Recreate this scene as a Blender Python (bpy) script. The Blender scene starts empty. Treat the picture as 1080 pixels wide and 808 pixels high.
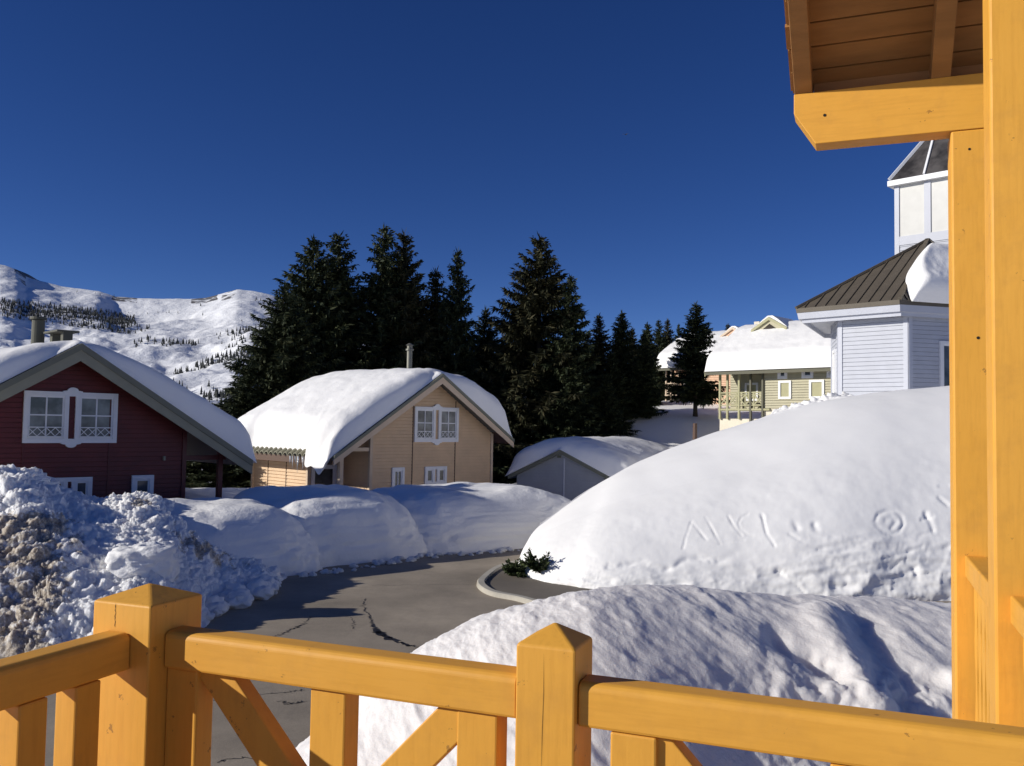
import bpy, bmesh, math, random
import numpy as np
from mathutils import Vector, Matrix

random.seed(7)
RNG = np.random.default_rng(7)
scene = bpy.context.scene
COL = scene.collection
R = math.radians

# ----------------------------------------------------------------- camera
F = 933.0; PITCH = R(2.8); ROLL = 0.0165; EYE = 4.2
cP, sP, cR, sR = math.cos(PITCH), math.sin(PITCH), math.cos(ROLL), math.sin(ROLL)

def ray(px, py):
    x = px - 540; y = -(py - 404)
    x, y = cR * x - sR * y, sR * x + cR * y
    Y = F * cP - y * sP; Z = F * sP + y * cP
    return np.array([x / Y, 1.0, Z / Y])

def at(px, py, Y):
    p = ray(px, py) * Y
    return np.array([p[0], Y, p[2] + EYE])

def ground_at(px, py, z=0.0):
    r = ray(px, py); t = (z - EYE) / r[2]
    return np.array([r[0] * t, t, z])

def project(P):
    """world points (n,3) -> photo pixels, used to carve the writing in the snow where it stands"""
    x = P[:, 0]; Y = P[:, 1]; z = P[:, 2] - EYE
    d = Y * cP + z * sP; u = -Y * sP + z * cP
    xr = x / d * F; yr = u / d * F
    xi = cR * xr + sR * yr; yi = -sR * xr + cR * yr
    return xi + 540, 404 - yi

cam = bpy.data.cameras.new('camera')
cam_o = bpy.data.objects.new('camera', cam); COL.objects.link(cam_o)
right = Vector((cR, -sR * sP, sR * cP)); up = Vector((-sR, -cR * sP, cR * cP)); back = Vector((0, -cP, -sP))
M = Matrix((right, up, back)).transposed().to_4x4(); M.translation = (0, 0, EYE)
cam_o.matrix_world = M
cam.sensor_fit = 'HORIZONTAL'; cam.sensor_width = 36.0; cam.lens = F / 1080 * 36
cam.clip_start = 0.05; cam.clip_end = 20000
scene.camera = cam_o

# ----------------------------------------------------------------- light
SUN_AZ = R(13); SUN_EL = R(21)          # light travels to +x, a little away from the camera
Ldir = Vector((math.cos(SUN_AZ) * math.cos(SUN_EL), math.sin(SUN_AZ) * math.cos(SUN_EL), -math.sin(SUN_EL)))
sun = bpy.data.lights.new('sun', 'SUN'); sun.energy = 4.8; sun.angle = R(0.5); sun.color = (1.0, 0.955, 0.87)
sun_o = bpy.data.objects.new('sun', sun); COL.objects.link(sun_o)
sun_o.rotation_euler = Ldir.to_track_quat('-Z', 'Y').to_euler()
sun_o.location = (-40, -5, 30)
world = bpy.data.worlds.new('World'); scene.world = world; world.use_nodes = True
wn = world.node_tree; wn.nodes.clear()
sky = wn.nodes.new('ShaderNodeTexSky'); sky.sky_type = 'NISHITA'; sky.sun_disc = False
sky.sun_elevation = SUN_EL
sky.sun_rotation = math.atan2(-Ldir.x, -Ldir.y)
sky.altitude = 1000; sky.air_density = 0.5; sky.dust_density = 0.0; sky.ozone_density = 2.0
bg = wn.nodes.new('ShaderNodeBackground'); bg.inputs['Strength'].default_value = 0.06
wo = wn.nodes.new('ShaderNodeOutputWorld')
hs = wn.nodes.new('ShaderNodeHueSaturation'); hs.inputs['Saturation'].default_value = 1.25; hs.inputs['Hue'].default_value = 0.517; hs.inputs['Value'].default_value = 1.55
wn.links.new(sky.outputs[0], hs.inputs['Color']); wn.links.new(hs.outputs[0], bg.inputs[0]); wn.links.new(bg.outputs[0], wo.inputs[0])
vs = scene.view_settings
vs.view_transform = 'Standard'; vs.look = 'None'; vs.gamma = 1; vs.exposure = -0.1; vs.use_curve_mapping = False
scene.cycles.max_bounces = 9; scene.cycles.diffuse_bounces = 8

# ----------------------------------------------------------------- numpy noise
def _h(ix, iy, iz, s):
    n = (ix.astype(np.int64) * 73856093) ^ (iy.astype(np.int64) * 19349663) ^ (iz.astype(np.int64) * 83492791) ^ (s * 2654435761)
    n = (n ^ (n >> 13)) * 1274126177 & 0x7fffffff
    n = (n ^ (n >> 16)) * 1911520717 & 0x7fffffff
    return (n & 0xffffff) / float(0xffffff)

def vnoise(P, s=0):
    i = np.floor(P).astype(np.int64); f = P - i
    w = f * f * f * (f * (f * 6 - 15) + 10)
    out = 0
    for dx in (0, 1):
        wx = w[:, 0] if dx else 1 - w[:, 0]
        for dy in (0, 1):
            wy = w[:, 1] if dy else 1 - w[:, 1]
            for dz in (0, 1):
                wz = w[:, 2] if dz else 1 - w[:, 2]
                out = out + wx * wy * wz * _h(i[:, 0] + dx, i[:, 1] + dy, i[:, 2] + dz, s)
    return out * 2 - 1

_rot = np.array([[0.36, 0.48, -0.8], [-0.8, 0.6, 0.0], [0.48, 0.64, 0.6]])
def fbm(P, octs=4, s=0, gain=0.5, ridge=False):
    a = 1.0; t = 0; out = np.zeros(len(P)); Q = P.copy()
    for k in range(octs):
        n = vnoise(Q, s + k)
        if ridge: n = 1 - 2 * np.abs(n)
        out += a * n; t += a; a *= gain; Q = Q @ _rot.T * 2.03 + 11.3
    return out / t

def worley(P, s=0):
    """distance to the nearest feature point and the id value of its cell"""
    i = np.floor(P).astype(np.int64); best = np.full(len(P), 9.0); idv = np.zeros(len(P))
    for dx in (-1, 0, 1):
        for dy in (-1, 0, 1):
            for dz in (-1, 0, 1):
                c = i + (dx, dy, dz)
                q = np.stack([_h(c[:, 0], c[:, 1], c[:, 2], s + k) for k in (1, 2, 3)], 1) + c
                d = np.sqrt(((q - P) ** 2).sum(1)); m = d < best
                best[m] = d[m]; idv[m] = _h(c[:, 0], c[:, 1], c[:, 2], s + 9)[m]
    return best, idv

def sstep(a, b, x):
    t = np.clip((x - a) / (b - a), 0, 1); return t * t * (3 - 2 * t)

# ----------------------------------------------------------------- materials
class NT:
    def __init__(self, name):
        self.m = bpy.data.materials.new(name); self.m.use_nodes = True
        self.t = self.m.node_tree; self.b = self.t.nodes['Principled BSDF']; self.out = self.t.nodes['Material Output']
    def n(self, typ, **kw):
        nd = self.t.nodes.new(typ)
        for k, v in kw.items():
            if k in nd.inputs: nd.inputs[k].default_value = v
            else: setattr(nd, k, v)
        return nd
    def l(self, a, b): self.t.links.new(a, b)
    def set(self, **kw):
        for k, v in kw.items(): self.b.inputs[k.replace('_', ' ')].default_value = v
    def coord(self, scale=(1, 1, 1), kind='Object'):
        tc = self.n('ShaderNodeTexCoord'); mp = self.n('ShaderNodeMapping')
        mp.inputs['Scale'].default_value = scale
        self.l(tc.outputs[kind], mp.inputs['Vector']); return mp.outputs[0]
    def noise(self, vec, scale, detail=4, rough=0.55):
        nd = self.n('ShaderNodeTexNoise', Scale=scale, Detail=detail, Roughness=rough)
        self.l(vec, nd.inputs['Vector']); return nd.outputs['Fac']
    def ramp(self, fac, stops):
        r = self.n('ShaderNodeValToRGB'); el = r.color_ramp.elements
        while len(el) < len(stops): el.new(0.5)
        for e, (p, c) in zip(el, stops): e.position = p; e.color = (*c, 1) if len(c) == 3 else c
        self.l(fac, r.inputs['Fac']); return r.outputs['Color']
    def mix(self, fac, a, b):
        m = self.n('ShaderNodeMix', data_type='RGBA')
        if isinstance(fac, (int, float)): m.inputs['Factor'].default_value = fac
        else: self.l(fac, m.inputs['Factor'])
        for s, v in ((6, a), (7, b)):
            if isinstance(v, tuple): m.inputs[s].default_value = (*v, 1) if len(v) == 3 else v
            else: self.l(v, m.inputs[s])
        return m.outputs[2]
    def math(self, op, a, b=0.0):
        m = self.n('ShaderNodeMath', operation=op)
        for i, v in ((0, a), (1, b)):
            if isinstance(v, (int, float)): m.inputs[i].default_value = v
            else: self.l(v, m.inputs[i])
        return m.outputs[0]
    def bump(self, height, strength, dist, prev=None):
        b = self.n('ShaderNodeBump', Strength=strength, Distance=dist)
        self.l(height, b.inputs['Height'])
        if prev is not None: self.l(prev, b.inputs['Normal'])
        return b.outputs[0]

def mat_snow(name, base=(0.915, 0.905, 0.89), grain=0.02, mid=0.05, gscale=9.0, mscale=1.3, dirt=False, stretch=(1, 1, 1), sss=0.0):
    k = NT(name); v = k.coord(stretch)
    if sss:
        k.b.inputs['Subsurface Weight'].default_value = sss; k.b.inputs['Subsurface Radius'].default_value = (1.0, 0.95, 0.9); k.b.inputs['Subsurface Scale'].default_value = 0.14
    k.set(Roughness=0.6); k.b.inputs['Specular IOR Level'].default_value = 0.25
    h1 = k.noise(v, mscale, 4, 0.6); h2 = k.noise(v, gscale, 5, 0.65)
    nb = k.bump(h1, 1.0, mid); nb = k.bump(h2, 1.0, grain, nb)
    k.l(nb, k.b.inputs['Normal'])
    tone = k.ramp(k.noise(v, 0.6, 3), [(0.3, tuple(c * 0.965 for c in base)), (0.7, base)])
    if dirt:
        at_ = k.n('ShaderNodeAttribute', attribute_name='dirt')
        fine = k.noise(v, 3.2, 6, 0.75); fine2 = k.noise(v, 22.0, 4, 0.7)
        f = k.math('ADD', k.math('ADD', at_.outputs['Fac'], k.math('MULTIPLY', k.math('SUBTRACT', fine, 0.5), 2.2)), k.math('MULTIPLY', k.math('SUBTRACT', fine2, 0.5), 0.7))
        soil = k.ramp(fine2, [(0.3, (0.22, 0.175, 0.125)), (0.5, (0.45, 0.38, 0.30)), (0.72, (0.66, 0.61, 0.53))])
        fr = k.ramp(f, [(0.42, (0, 0, 0)), (0.7, (1, 1, 1))])
        tone = k.mix(fr, tone, soil)
    k.l(tone, k.b.inputs['Base Color'])
    return k.m

def mat_paint(name, col, rough=0.5, wood=0.0, wear=0.0, var=0.06, scale=(1, 1, 1)):
    k = NT(name); v = k.coord(scale)
    n = k.noise(v, 2.3, 4)
    c = k.ramp(n, [(0.3, tuple(x * (1 - var) for x in col)), (0.7, tuple(min(1, x * (1 + var)) for x in col))])
    if wear:
        w = k.noise(v, 14, 6, 0.7)
        c = k.mix(k.ramp(w, [(0.70, (0, 0, 0)), (0.76, (wear, wear, wear))]), c, tuple(x * 0.45 for x in col))
    k.l(c, k.b.inputs['Base Color']); k.set(Roughness=rough)
    if wood:
        k.l(k.bump(k.noise(v, 30, 4), 0.6, wood), k.b.inputs['Normal'])
    return k.m

def mat_yellow(name, stretch):
    k = NT(name); v = k.coord((1, 1, 1))
    lg = k.coord(stretch)
    n = k.noise(v, 1.7, 4); g = k.noise(lg, 9, 5, 0.6)
    c = k.ramp(n, [(0.25, (0.72, 0.352, 0.046)), (0.75, (0.79, 0.395, 0.058))])
    c = k.mix(k.ramp(g, [(0.32, (0.20, 0.20, 0.20)), (0.52, (0, 0, 0))]), c, (0.5, 0.22, 0.025))
    # scuffs and small chips down to the wood
    s = k.noise(v, 21, 6, 0.7); m = k.noise(v, 2.6, 2)
    f = k.math('MULTIPLY', k.math('GREATER_THAN', s, 0.66), k.math('GREATER_THAN', m, 0.47))
    c = k.mix(k.math('MULTIPLY', f, 0.75), c, (0.30, 0.14, 0.03))
    sm = k.ramp(k.noise(v, 9, 5, 0.65), [(0.5, (0, 0, 0)), (0.8, (0.34, 0.34, 0.34))])
    c = k.mix(sm, c, (0.45, 0.22, 0.05))
    k.l(c, k.b.inputs['Base Color'])
    rr = k.ramp(k.noise(v, 6, 4), [(0.3, (0.46,) * 3), (0.7, (0.66,) * 3)])
    k.l(rr, k.b.inputs['Roughness']); k.b.inputs['Specular IOR Level'].default_value = 0.35
    nb = k.bump(g, 0.4, 0.0012); nb = k.bump(k.noise(v, 60, 4), 0.3, 0.0007, nb)
    nb = k.bump(k.noise(v, 5, 3), 0.5, 0.004, nb); nb = k.bump(k.noise(v, 17, 2), 0.4, 0.0015, nb)
    k.l(nb, k.b.inputs['Normal'])
    return k.m

def mat_asphalt(name, base, var=0.35):
    k = NT(name); v = k.coord()
    big = k.noise(v, 0.35, 5, 0.6); mid = k.noise(v, 2.5, 5, 0.65); fine = k.noise(v, 45, 4, 0.7)
    c = k.ramp(big, [(0.3, tuple(x * (1 - var * 0.6) for x in base)), (0.7, tuple(x * (1 + var * 0.5) for x in base))])
    c = k.mix(k.math('MULTIPLY', k.ramp(mid, [(0.45, (0, 0, 0)), (0.75, (1, 1, 1))]), 0.4), c, tuple(x * 0.72 for x in base))
    c = k.mix(k.math('MULTIPLY', k.ramp(fine, [(0.4, (0, 0, 0)), (0.7, (1, 1, 1))]), 0.35), c, tuple(x * 1.5 for x in base))
    k.l(c, k.b.inputs['Base Color']); k.set(Roughness=0.85)
    k.l(k.bump(fine, 0.6, 0.006, k.bump(big, 0.6, 0.08)), k.b.inputs['Normal'])
    return k.m

def mat_simple(name, col, rough=0.6, metal=0.0, spec=0.5):
    k = NT(name); v = k.coord()
    c = k.ramp(k.noise(v, 3.0, 4), [(0.3, tuple(x * 0.9 for x in col)), (0.7, tuple(min(1, x * 1.08) for x in col))])
    k.l(c, k.b.inputs['Base Color']); k.set(Roughness=rough, Metallic=metal)
    k.b.inputs['Specular IOR Level'].default_value = spec
    return k.m

def mat_leaf(name, a, b, c):
    k = NT(name)
    g = k.n('ShaderNodeNewGeometry'); v = k.coord()
    col = k.ramp(g.outputs['Random Per Island'], [(0.0, a), (0.55, b), (1.0, c)])
    col = k.mix(k.math('MULTIPLY', k.noise(v, 0.7, 2), 0.6), col, tuple(x * 0.55 for x in a))
    k.l(col, k.b.inputs['Base Color']); k.set(Roughness=0.7)
    k.b.inputs['Specular IOR Level'].default_value = 0.2
    return k.m

def mat_glass(name, col=(0.06, 0.065, 0.07), rough=0.08):
    k = NT(name); v = k.coord()
    c = k.ramp(k.noise(v, 1.6, 3), [(0.35, tuple(x * 0.5 for x in col)), (0.65, tuple(x * 1.6 for x in col))])
    k.l(c, k.b.inputs['Base Color']); k.set(Roughness=rough)
    return k.m

def mat_mountain():
    k = NT('mountain snow and rock'); v = k.coord()
    a = k.n('ShaderNodeAttribute', attribute_name='rock')
    n = k.noise(v, 0.05, 5, 0.7)
    f = k.math('ADD', a.outputs['Fac'], k.math('MULTIPLY', k.math('SUBTRACT', n, 0.5), 0.9))
    fr = k.ramp(f, [(0.55, (0, 0, 0)), (0.68, (1, 1, 1))])
    c = k.mix(fr, (0.90, 0.91, 0.93), (0.12, 0.115, 0.115))
    k.l(c, k.b.inputs['Base Color']); k.set(Roughness=0.7)
    k.l(k.bump(k.noise(v, 0.03, 6, 0.65), 1.0, 5.0), k.b.inputs['Normal'])
    return k.m

MT = dict(
    snow=mat_snow('wind packed snow'),
    ground=mat_snow('snow ground'),
    roofsnow=mat_snow('roof snow', grain=0.012, mid=0.032),
    hill=mat_snow('smooth snow hill', grain=0.0025, mid=0.004, gscale=16, mscale=2.5),
    near=mat_snow('melting snow', base=(0.84, 0.80, 0.77), grain=0.006, mid=0.010, gscale=42, mscale=9, sss=0.5),
    dirty=mat_snow('dirty ploughed snow', grain=0.02, mid=0.05, gscale=16, mscale=4, dirt=True, sss=0.7),
    yellow=mat_yellow('yellow painted timber', (9, 9, 0.7)), yellowh=mat_yellow('yellow painted rail timber', (0.7, 9, 9)), yellowd=mat_yellow('yellow painted side rail timber', (9, 0.7, 9)),
    rawwood=mat_paint('weathered board wood', (0.42, 0.22, 0.08), 0.65, 0.002, 0.3, 0.2, (1, 6, 6)),
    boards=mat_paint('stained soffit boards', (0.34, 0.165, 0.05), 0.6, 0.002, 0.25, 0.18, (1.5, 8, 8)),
    tin=mat_simple('grey roof metal', (0.12, 0.12, 0.11), 0.5),
    asphalt=mat_asphalt('road asphalt', (0.295, 0.247, 0.188), 0.6),
    asphalt2=mat_asphalt('old asphalt patch', (0.15, 0.127, 0.10)),
    crackm=mat_simple('tar crack', (0.012, 0.012, 0.013), 0.45),
    kerb=mat_paint('concrete kerb', (0.42, 0.39, 0.33), 0.85, 0.003, 0.4, 0.15),
    red=mat_paint('dark red clapboard', (0.125, 0.017, 0.015), 0.55, 0.001, 0, 0.14),
    redtrim=mat_paint('red corner boards', (0.10, 0.014, 0.012), 0.5),
    cream=mat_paint('peach clapboard', (0.66, 0.465, 0.285), 0.6, 0.001, 0, 0.06),
    creamtrim=mat_paint('peach trim', (0.60, 0.46, 0.325), 0.55),
    barge=mat_paint('grey green bargeboard', (0.16, 0.16, 0.12), 0.6),
    barge2=mat_paint('pale grey green trim', (0.27, 0.26, 0.19), 0.6),
    white=mat_paint('white window paint', (0.78, 0.78, 0.79), 0.5, 0, 0, 0.04),
    glass=mat_glass('window glass'),
    curtain=mat_glass('window glass with curtain', (0.14, 0.15, 0.15), 0.15),
    roof=mat_simple('brown standing seam roof', (0.10, 0.083, 0.062), 0.55),
    roofdark=mat_simple('brown roof trim', (0.115, 0.095, 0.068), 0.55),
    blue=mat_paint('pale lavender clapboard', (0.47, 0.485, 0.535), 0.6, 0.001, 0, 0.05),
    bluetrim=mat_paint('pale lavender trim', (0.51, 0.525, 0.58), 0.55, 0, 0, 0.03),
    whitewall=mat_paint('white panel', (0.65, 0.64, 0.60), 0.65, 0, 0, 0.04),
    grey=mat_paint('pale grey garage siding', (0.34, 0.35, 0.38), 0.65, 0.001, 0, 0.05),
    green=mat_paint('olive green clapboard', (0.44, 0.405, 0.27), 0.6, 0.001, 0, 0.06),
    greentrim=mat_paint('olive trim', (0.38, 0.36, 0.20), 0.6),
    olived=mat_paint('dark olive timber', (0.09, 0.085, 0.05), 0.6),
    plinth=mat_paint('cream rendered plinth', (0.72, 0.66, 0.53), 0.8),
    peach=mat_paint('peach render', (0.72, 0.47, 0.31), 0.7),
    dark=mat_simple('dark timber void', (0.03, 0.022, 0.016), 0.8),
    brownwood=mat_paint('dark brown timber', (0.10, 0.055, 0.035), 0.6),
    pipe=mat_simple('galvanised flue pipe', (0.19, 0.185, 0.15), 0.5, 0.5),
    stove=mat_simple('olive rendered chimney', (0.085, 0.085, 0.062), 0.75),
    ice=mat_simple('icicle ice', (0.62, 0.66, 0.72), 0.12),
    tile=mat_simple('corrugated eave tiles', (0.20, 0.19, 0.13), 0.6),
    glassroof=mat_glass('smoked roof glass', (0.06, 0.055, 0.052), 0.08),
    leafA=mat_leaf('spruce needles', (0.022, 0.033, 0.016), (0.044, 0.058, 0.025), (0.10, 0.105, 0.045)),
    leafB=mat_leaf('spruce needles brownish', (0.024, 0.028, 0.013), (0.05, 0.05, 0.022), (0.095, 0.08, 0.038)),
    leafC=mat_leaf('fir sprig needles', (0.03, 0.045, 0.015), (0.055, 0.08, 0.03), (0.09, 0.11, 0.04)),
    bark=mat_simple('spruce bark', (0.055, 0.042, 0.032), 0.9),
    farleaf=mat_leaf('distant conifers', (0.03, 0.036, 0.035), (0.045, 0.05, 0.046), (0.07, 0.072, 0.065)),
    mountain=mat_mountain(),
    hole=mat_simple('bolt hole', (0.01, 0.008, 0.006), 0.9),
    bird=mat_simple('dark feathers', (0.02, 0.02, 0.022), 0.7),
)

# ----------------------------------------------------------------- mesh helpers
class MB:
    def __init__(self): self.v = []; self.f = []
    def add(self, vs, fs):
        o = len(self.v); self.v += [tuple(map(float, p)) for p in vs]; self.f += [tuple(i + o for i in f) for f in fs]; return self
    def box(self, x0, x1, y0, y1, z0, z1):
        return self.add([(x0, y0, z0), (x1, y0, z0), (x1, y1, z0), (x0, y1, z0), (x0, y0, z1), (x1, y0, z1), (x1, y1, z1), (x0, y1, z1)],
                        [(0, 3, 2, 1), (4, 5, 6, 7), (0, 1, 5, 4), (1, 2, 6, 5), (2, 3, 7, 6), (3, 0, 4, 7)])
    def bar(self, a, b, w, h, upv=(0, 0, 1)):
        a, b = Vector(a), Vector(b); d = (b - a).normalized(); u = Vector(upv)
        s = d.cross(u)
        if s.length < 1e-4: s = d.cross(Vector((0, 1, 0)))
        s.normalize(); u = s.cross(d).normalized(); s *= w / 2; u *= h / 2
        vs = [p + q for p in (a, b) for q in (-s - u, s - u, s + u, -s + u)]
        return self.add(vs, [(0, 3, 2, 1), (4, 5, 6, 7), (0, 1, 5, 4), (1, 2, 6, 5), (2, 3, 7, 6), (3, 0, 4, 7)])
    def prism(self, poly, fn, t0, t1):
        """poly of 2-D points; fn(p, t) gives the 3-D point at thickness t"""
        n = len(poly)
        vs = [fn(p, t0) for p in poly] + [fn(p, t1) for p in poly]
        fs = [tuple(range(n))[::-1], tuple(range(n, 2 * n))] + [(i, (i + 1) % n, n + (i + 1) % n, n + i) for i in range(n)]
        return self.add(vs, fs)
    def cyl(self, a, b, r0, r1=None, n=12):
        r1 = r0 if r1 is None else r1
        a, b = Vector(a), Vector(b); d = (b - a).normalized()
        s = d.cross(Vector((0, 0, 1)));
        if s.length < 1e-4: s = Vector((1, 0, 0))
        s.normalize(); u = d.cross(s)
        vs = []
        for p, r in ((a, r0), (b, r1)):
            for i in range(n):
                t = 2 * math.pi * i / n; vs.append(p + s * math.cos(t) * r + u * math.sin(t) * r)
        fs = [(i, (i + 1) % n, n + (i + 1) % n, n + i) for i in range(n)] + [tuple(range(n))[::-1], tuple(range(n, 2 * n))]
        return self.add(vs, fs)
    def build(self, name, m, parent=None, bevel=0, smooth=False, segs=2):
        me = bpy.data.meshes.new(name); me.from_pydata(self.v, [], self.f); me.update()
        bm = bmesh.new(); bm.from_mesh(me); bmesh.ops.recalc_face_normals(bm, faces=bm.faces)
        if bevel:
            bmesh.ops.bevel(bm, geom=[e for e in bm.edges if e.calc_face_angle(0) > 0.35], offset=bevel, segments=segs, profile=0.5, affect='EDGES', clamp_overlap=True)
        bm.to_mesh(me); bm.free()
        me.materials.append(m)
        o = bpy.data.objects.new(name, me); COL.objects.link(o)
        if parent: o.parent = parent
        if smooth:
            for p in me.polygons: p.use_smooth = True
        return o

def grid_obj(name, P, nu, nv, m, parent=None, smooth=True, attrs=None, closed_u=False, flip=False, origin=None):
    """P: (nu*nv,3), index = i*nv + j"""
    P = np.asarray(P, float)
    if origin is not None: P = P - np.asarray(origin)
    i, j = np.meshgrid(np.arange(nu - (0 if closed_u else 1)), np.arange(nv - 1), indexing='ij')
    a = (i * nv + j).ravel(); b = (((i + 1) % nu) * nv + j).ravel()
    F_ = np.stack([a, b, b + 1, a + 1], 1)
    if flip: F_ = F_[:, ::-1]
    me = bpy.data.meshes.new(name)
    me.vertices.add(len(P)); me.vertices.foreach_set('co', P.ravel())
    me.loops.add(F_.size); me.loops.foreach_set('vertex_index', F_.ravel().astype(np.int32))
    me.polygons.add(len(F_)); me.polygons.foreach_set('loop_start', np.arange(0, F_.size, 4, dtype=np.int32))
    me.update(calc_edges=True)
    if smooth: me.polygons.foreach_set('use_smooth', np.ones(len(F_), bool))
    for k, v in (attrs or {}).items():
        at_ = me.attributes.new(k, 'FLOAT', 'POINT'); at_.data.foreach_set('value', np.asarray(v, np.float32))
    me.validate(); me.materials.append(m)
    o = bpy.data.objects.new(name, me); COL.objects.link(o)
    if origin is not None: o.location = origin
    if parent: o.parent = parent
    return o

def tag(o, label=None, cat=None, group=None, kind=None):
    if label: o['label'] = label
    if cat: o['category'] = cat
    if group: o['group'] = group
    if kind: o['kind'] = kind
    return o

def empty(name, loc, rz=0.0, label=None, cat=None, group=None):
    o = bpy.data.objects.new(name, None); COL.objects.link(o); o.location = loc; o.rotation_euler = (0, 0, rz)
    o.empty_display_size = 0.3
    return tag(o, label, cat, group)

def copy_tree(o, parent=None):
    c = o.copy(); COL.objects.link(c)
    if parent: c.parent = parent
    for ch in list(o.children): copy_tree(ch, c)
    return c

def grid_normals(P, nu, nv):
    Q = P.reshape(nu, nv, 3)
    du = np.gradient(Q, axis=0); dv = np.gradient(Q, axis=1)
    n = np.cross(du, dv); n /= np.linalg.norm(n, axis=2, keepdims=True) + 1e-9
    return n.reshape(-1, 3)

def resample(pts, n):
    """smooth (Catmull-Rom, by first coordinate of index) resampling of a polyline"""
    pts = np.asarray(pts, float); m = len(pts)
    t = np.linspace(0, m - 1, n); i = np.clip(t.astype(int), 0, m - 2); f = (t - i)[:, None]
    g = lambda k: pts[np.clip(k, 0, m - 1)]
    p0, p1, p2, p3 = g(i - 1), g(i), g(i + 1), g(i + 2)
    return 0.5 * (2 * p1 + (p2 - p0) * f + (2 * p0 - 5 * p1 + 4 * p2 - p3) * f ** 2 + (3 * p1 - p0 - 3 * p2 + p3) * f ** 3)

# ----------------------------------------------------------------- ground, road, kerb
def ground_z(x, y):
    g1 = (2.9 * sstep(38, 50, y) + 2.5 * sstep(55.5, 64, y)) * sstep(-2, 8, x)
    g2 = 4.9 * sstep(25.5, 33, y) * sstep(4.5, 13, x)
    g3 = 3.0 * sstep(62, 90, y) * sstep(0, 20, x)
    g4 = -0.04 * np.clip(y - 75, 0, 600) * (1 - sstep(0, 20, x))
    return np.maximum(g1, g2 * (1 - 0.42 * sstep(40, 47, y))) + g3 + g4

def ground_zs(x, y): return float(ground_z(np.array([x]), np.array([y]))[0])

def make_ground():
    ang = np.linspace(-math.pi, math.pi, 241)
    rad = np.concatenate([np.linspace(0.2, 100, 130), np.geomspace(103, 7000, 40)])
    A, Rr = np.meshgrid(ang, rad, indexing='ij')
    x = (np.sin(A) * Rr).ravel(); y = (np.cos(A) * Rr).ravel() + 10
    z = ground_z(x, y)
    P = np.stack([x, y, z], 1)
    n = fbm(P * [0.25, 0.25, 0], 4, 3) * 0.25 * sstep(32, 40, y) * sstep(3, 30, np.hypot(x, y))
    P[:, 2] += n - 0.02
    P[:, 2] -= 0.0
    o = grid_obj('snow_ground', P, len(ang), len(rad), MT['ground'], flip=True)
    tag(o, kind='structure')
make_ground()

def sheet(name, poly, z, m, kind=None, parent=None, thick=0.0):
    mb = MB(); n = len(poly)
    if thick: mb.prism(poly, lambda p, t: (p[0], p[1], t), z - thick, z)
    else: mb.add([(p[0], p[1], z) for p in poly], [tuple(range(n))])
    o = mb.build(name, m, parent)
    if kind: tag(o, kind=kind)
    return o

road = sheet('road', [(-16, 1), (14, 1), (14, 26), (3, 27.5), (6, 33), (12, 37), (9, 38.5), (2, 34.5), (-6, 32.5), (-12, 29), (-17, 24)], 0.012, MT['asphalt'], 'structure')

# kerb: a curved raised strip with an old asphalt patch behind it
kp = [(640, 655), (600, 648), (561.5, 639.3), (543, 634.3), (520.7, 630), (508.5, 625), (502.5, 618), (507.5, 611), (518.7, 602.8), (530, 598.4), (548, 594), (575, 590)]
kw = resample([ground_at(*p)[:2] for p in kp], 60)
tg = np.gradient(kw, axis=0); tg /= np.linalg.norm(tg, axis=1, keepdims=True); nr = np.stack([tg[:, 1], -tg[:, 0]], 1)
mb = MB(); prof = [(0, 0.0), (0.015, 0.10), (0.04, 0.125), (0.20, 0.125), (0.22, 0.02)]
vs_ = []
for p, q in zip(kw, nr):
    for off, zz in prof: vs_.append((*(p + q * off), zz))
npf = len(prof)
mb.add(vs_, [(i * npf + j, (i + 1) * npf + j, (i + 1) * npf + j + 1, i * npf + j + 1) for i in range(len(kw) - 1) for j in range(npf - 1)])
tag(mb.build('kerb', MT['kerb'], smooth=False), kind='structure')
inner = kw + nr * 0.21
sheet('pavement', [tuple(p) for p in inner] + [(7, 30), (9, 22)], 0.06, MT['asphalt2'], 'structure')

# cracks in the asphalt: tar filled lines
def crack(pts, w, seed, name='road_crack'):
    rng = np.random.default_rng(seed)
    c = resample([ground_at(*p)[:2] for p in pts], 14 * len(pts))
    c = c + rng.normal(0, 0.035, c.shape)
    t = np.gradient(c, axis=0); t /= np.linalg.norm(t, axis=1, keepdims=True) + 1e-6; n = np.stack([-t[:, 1], t[:, 0]], 1)
    s = np.linspace(0, 1, len(c))
    ww = 0.62 * np.array(w)[np.clip((s * len(w)).astype(int), 0, len(w) - 1)] * (0.4 + rng.random(len(c)) * 1.1)
    ww = np.convolve(ww, [0.25, 0.5, 0.25], 'same'); ww[0] = ww[-1] = 0.003
    a, b = c + n * ww[:, None] / 2, c - n * ww[:, None] / 2
    mb = MB(); m = len(c)
    mb.add([(*p, 0.017) for p in a] + [(*p, 0.017) for p in b], [(i, i + 1, m + i + 1, m + i) for i in range(m - 1)])
    mb.build(name, MT['crackm'], road)
crack([(385, 632), (384, 642), (391, 652), (393, 660), (400, 668), (411, 674), (426, 680), (445, 684), (470, 687), (497, 688)], [0.03, 0.04, 0.06, 0.12, 0.30, 0.24, 0.12, 0.06, 0.05, 0.03], 1)
crack([(328, 650), (318, 660), (308, 664), (298, 669), (285, 673)], [0.03, 0.05, 0.04, 0.03], 2)
crack([(498, 658), (512, 657), (524, 658), (532, 660)], [0.03, 0.04, 0.03], 3)
crack([(390, 618), (440, 617.5), (500, 617)], [0.025, 0.02, 0.02], 4)
crack([(200, 745), (250, 736), (300, 731), (318, 729)], [0.02, 0.02], 5)
crack([(360, 646), (372, 655), (374, 664)], [0.012, 0.02], 6)
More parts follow.
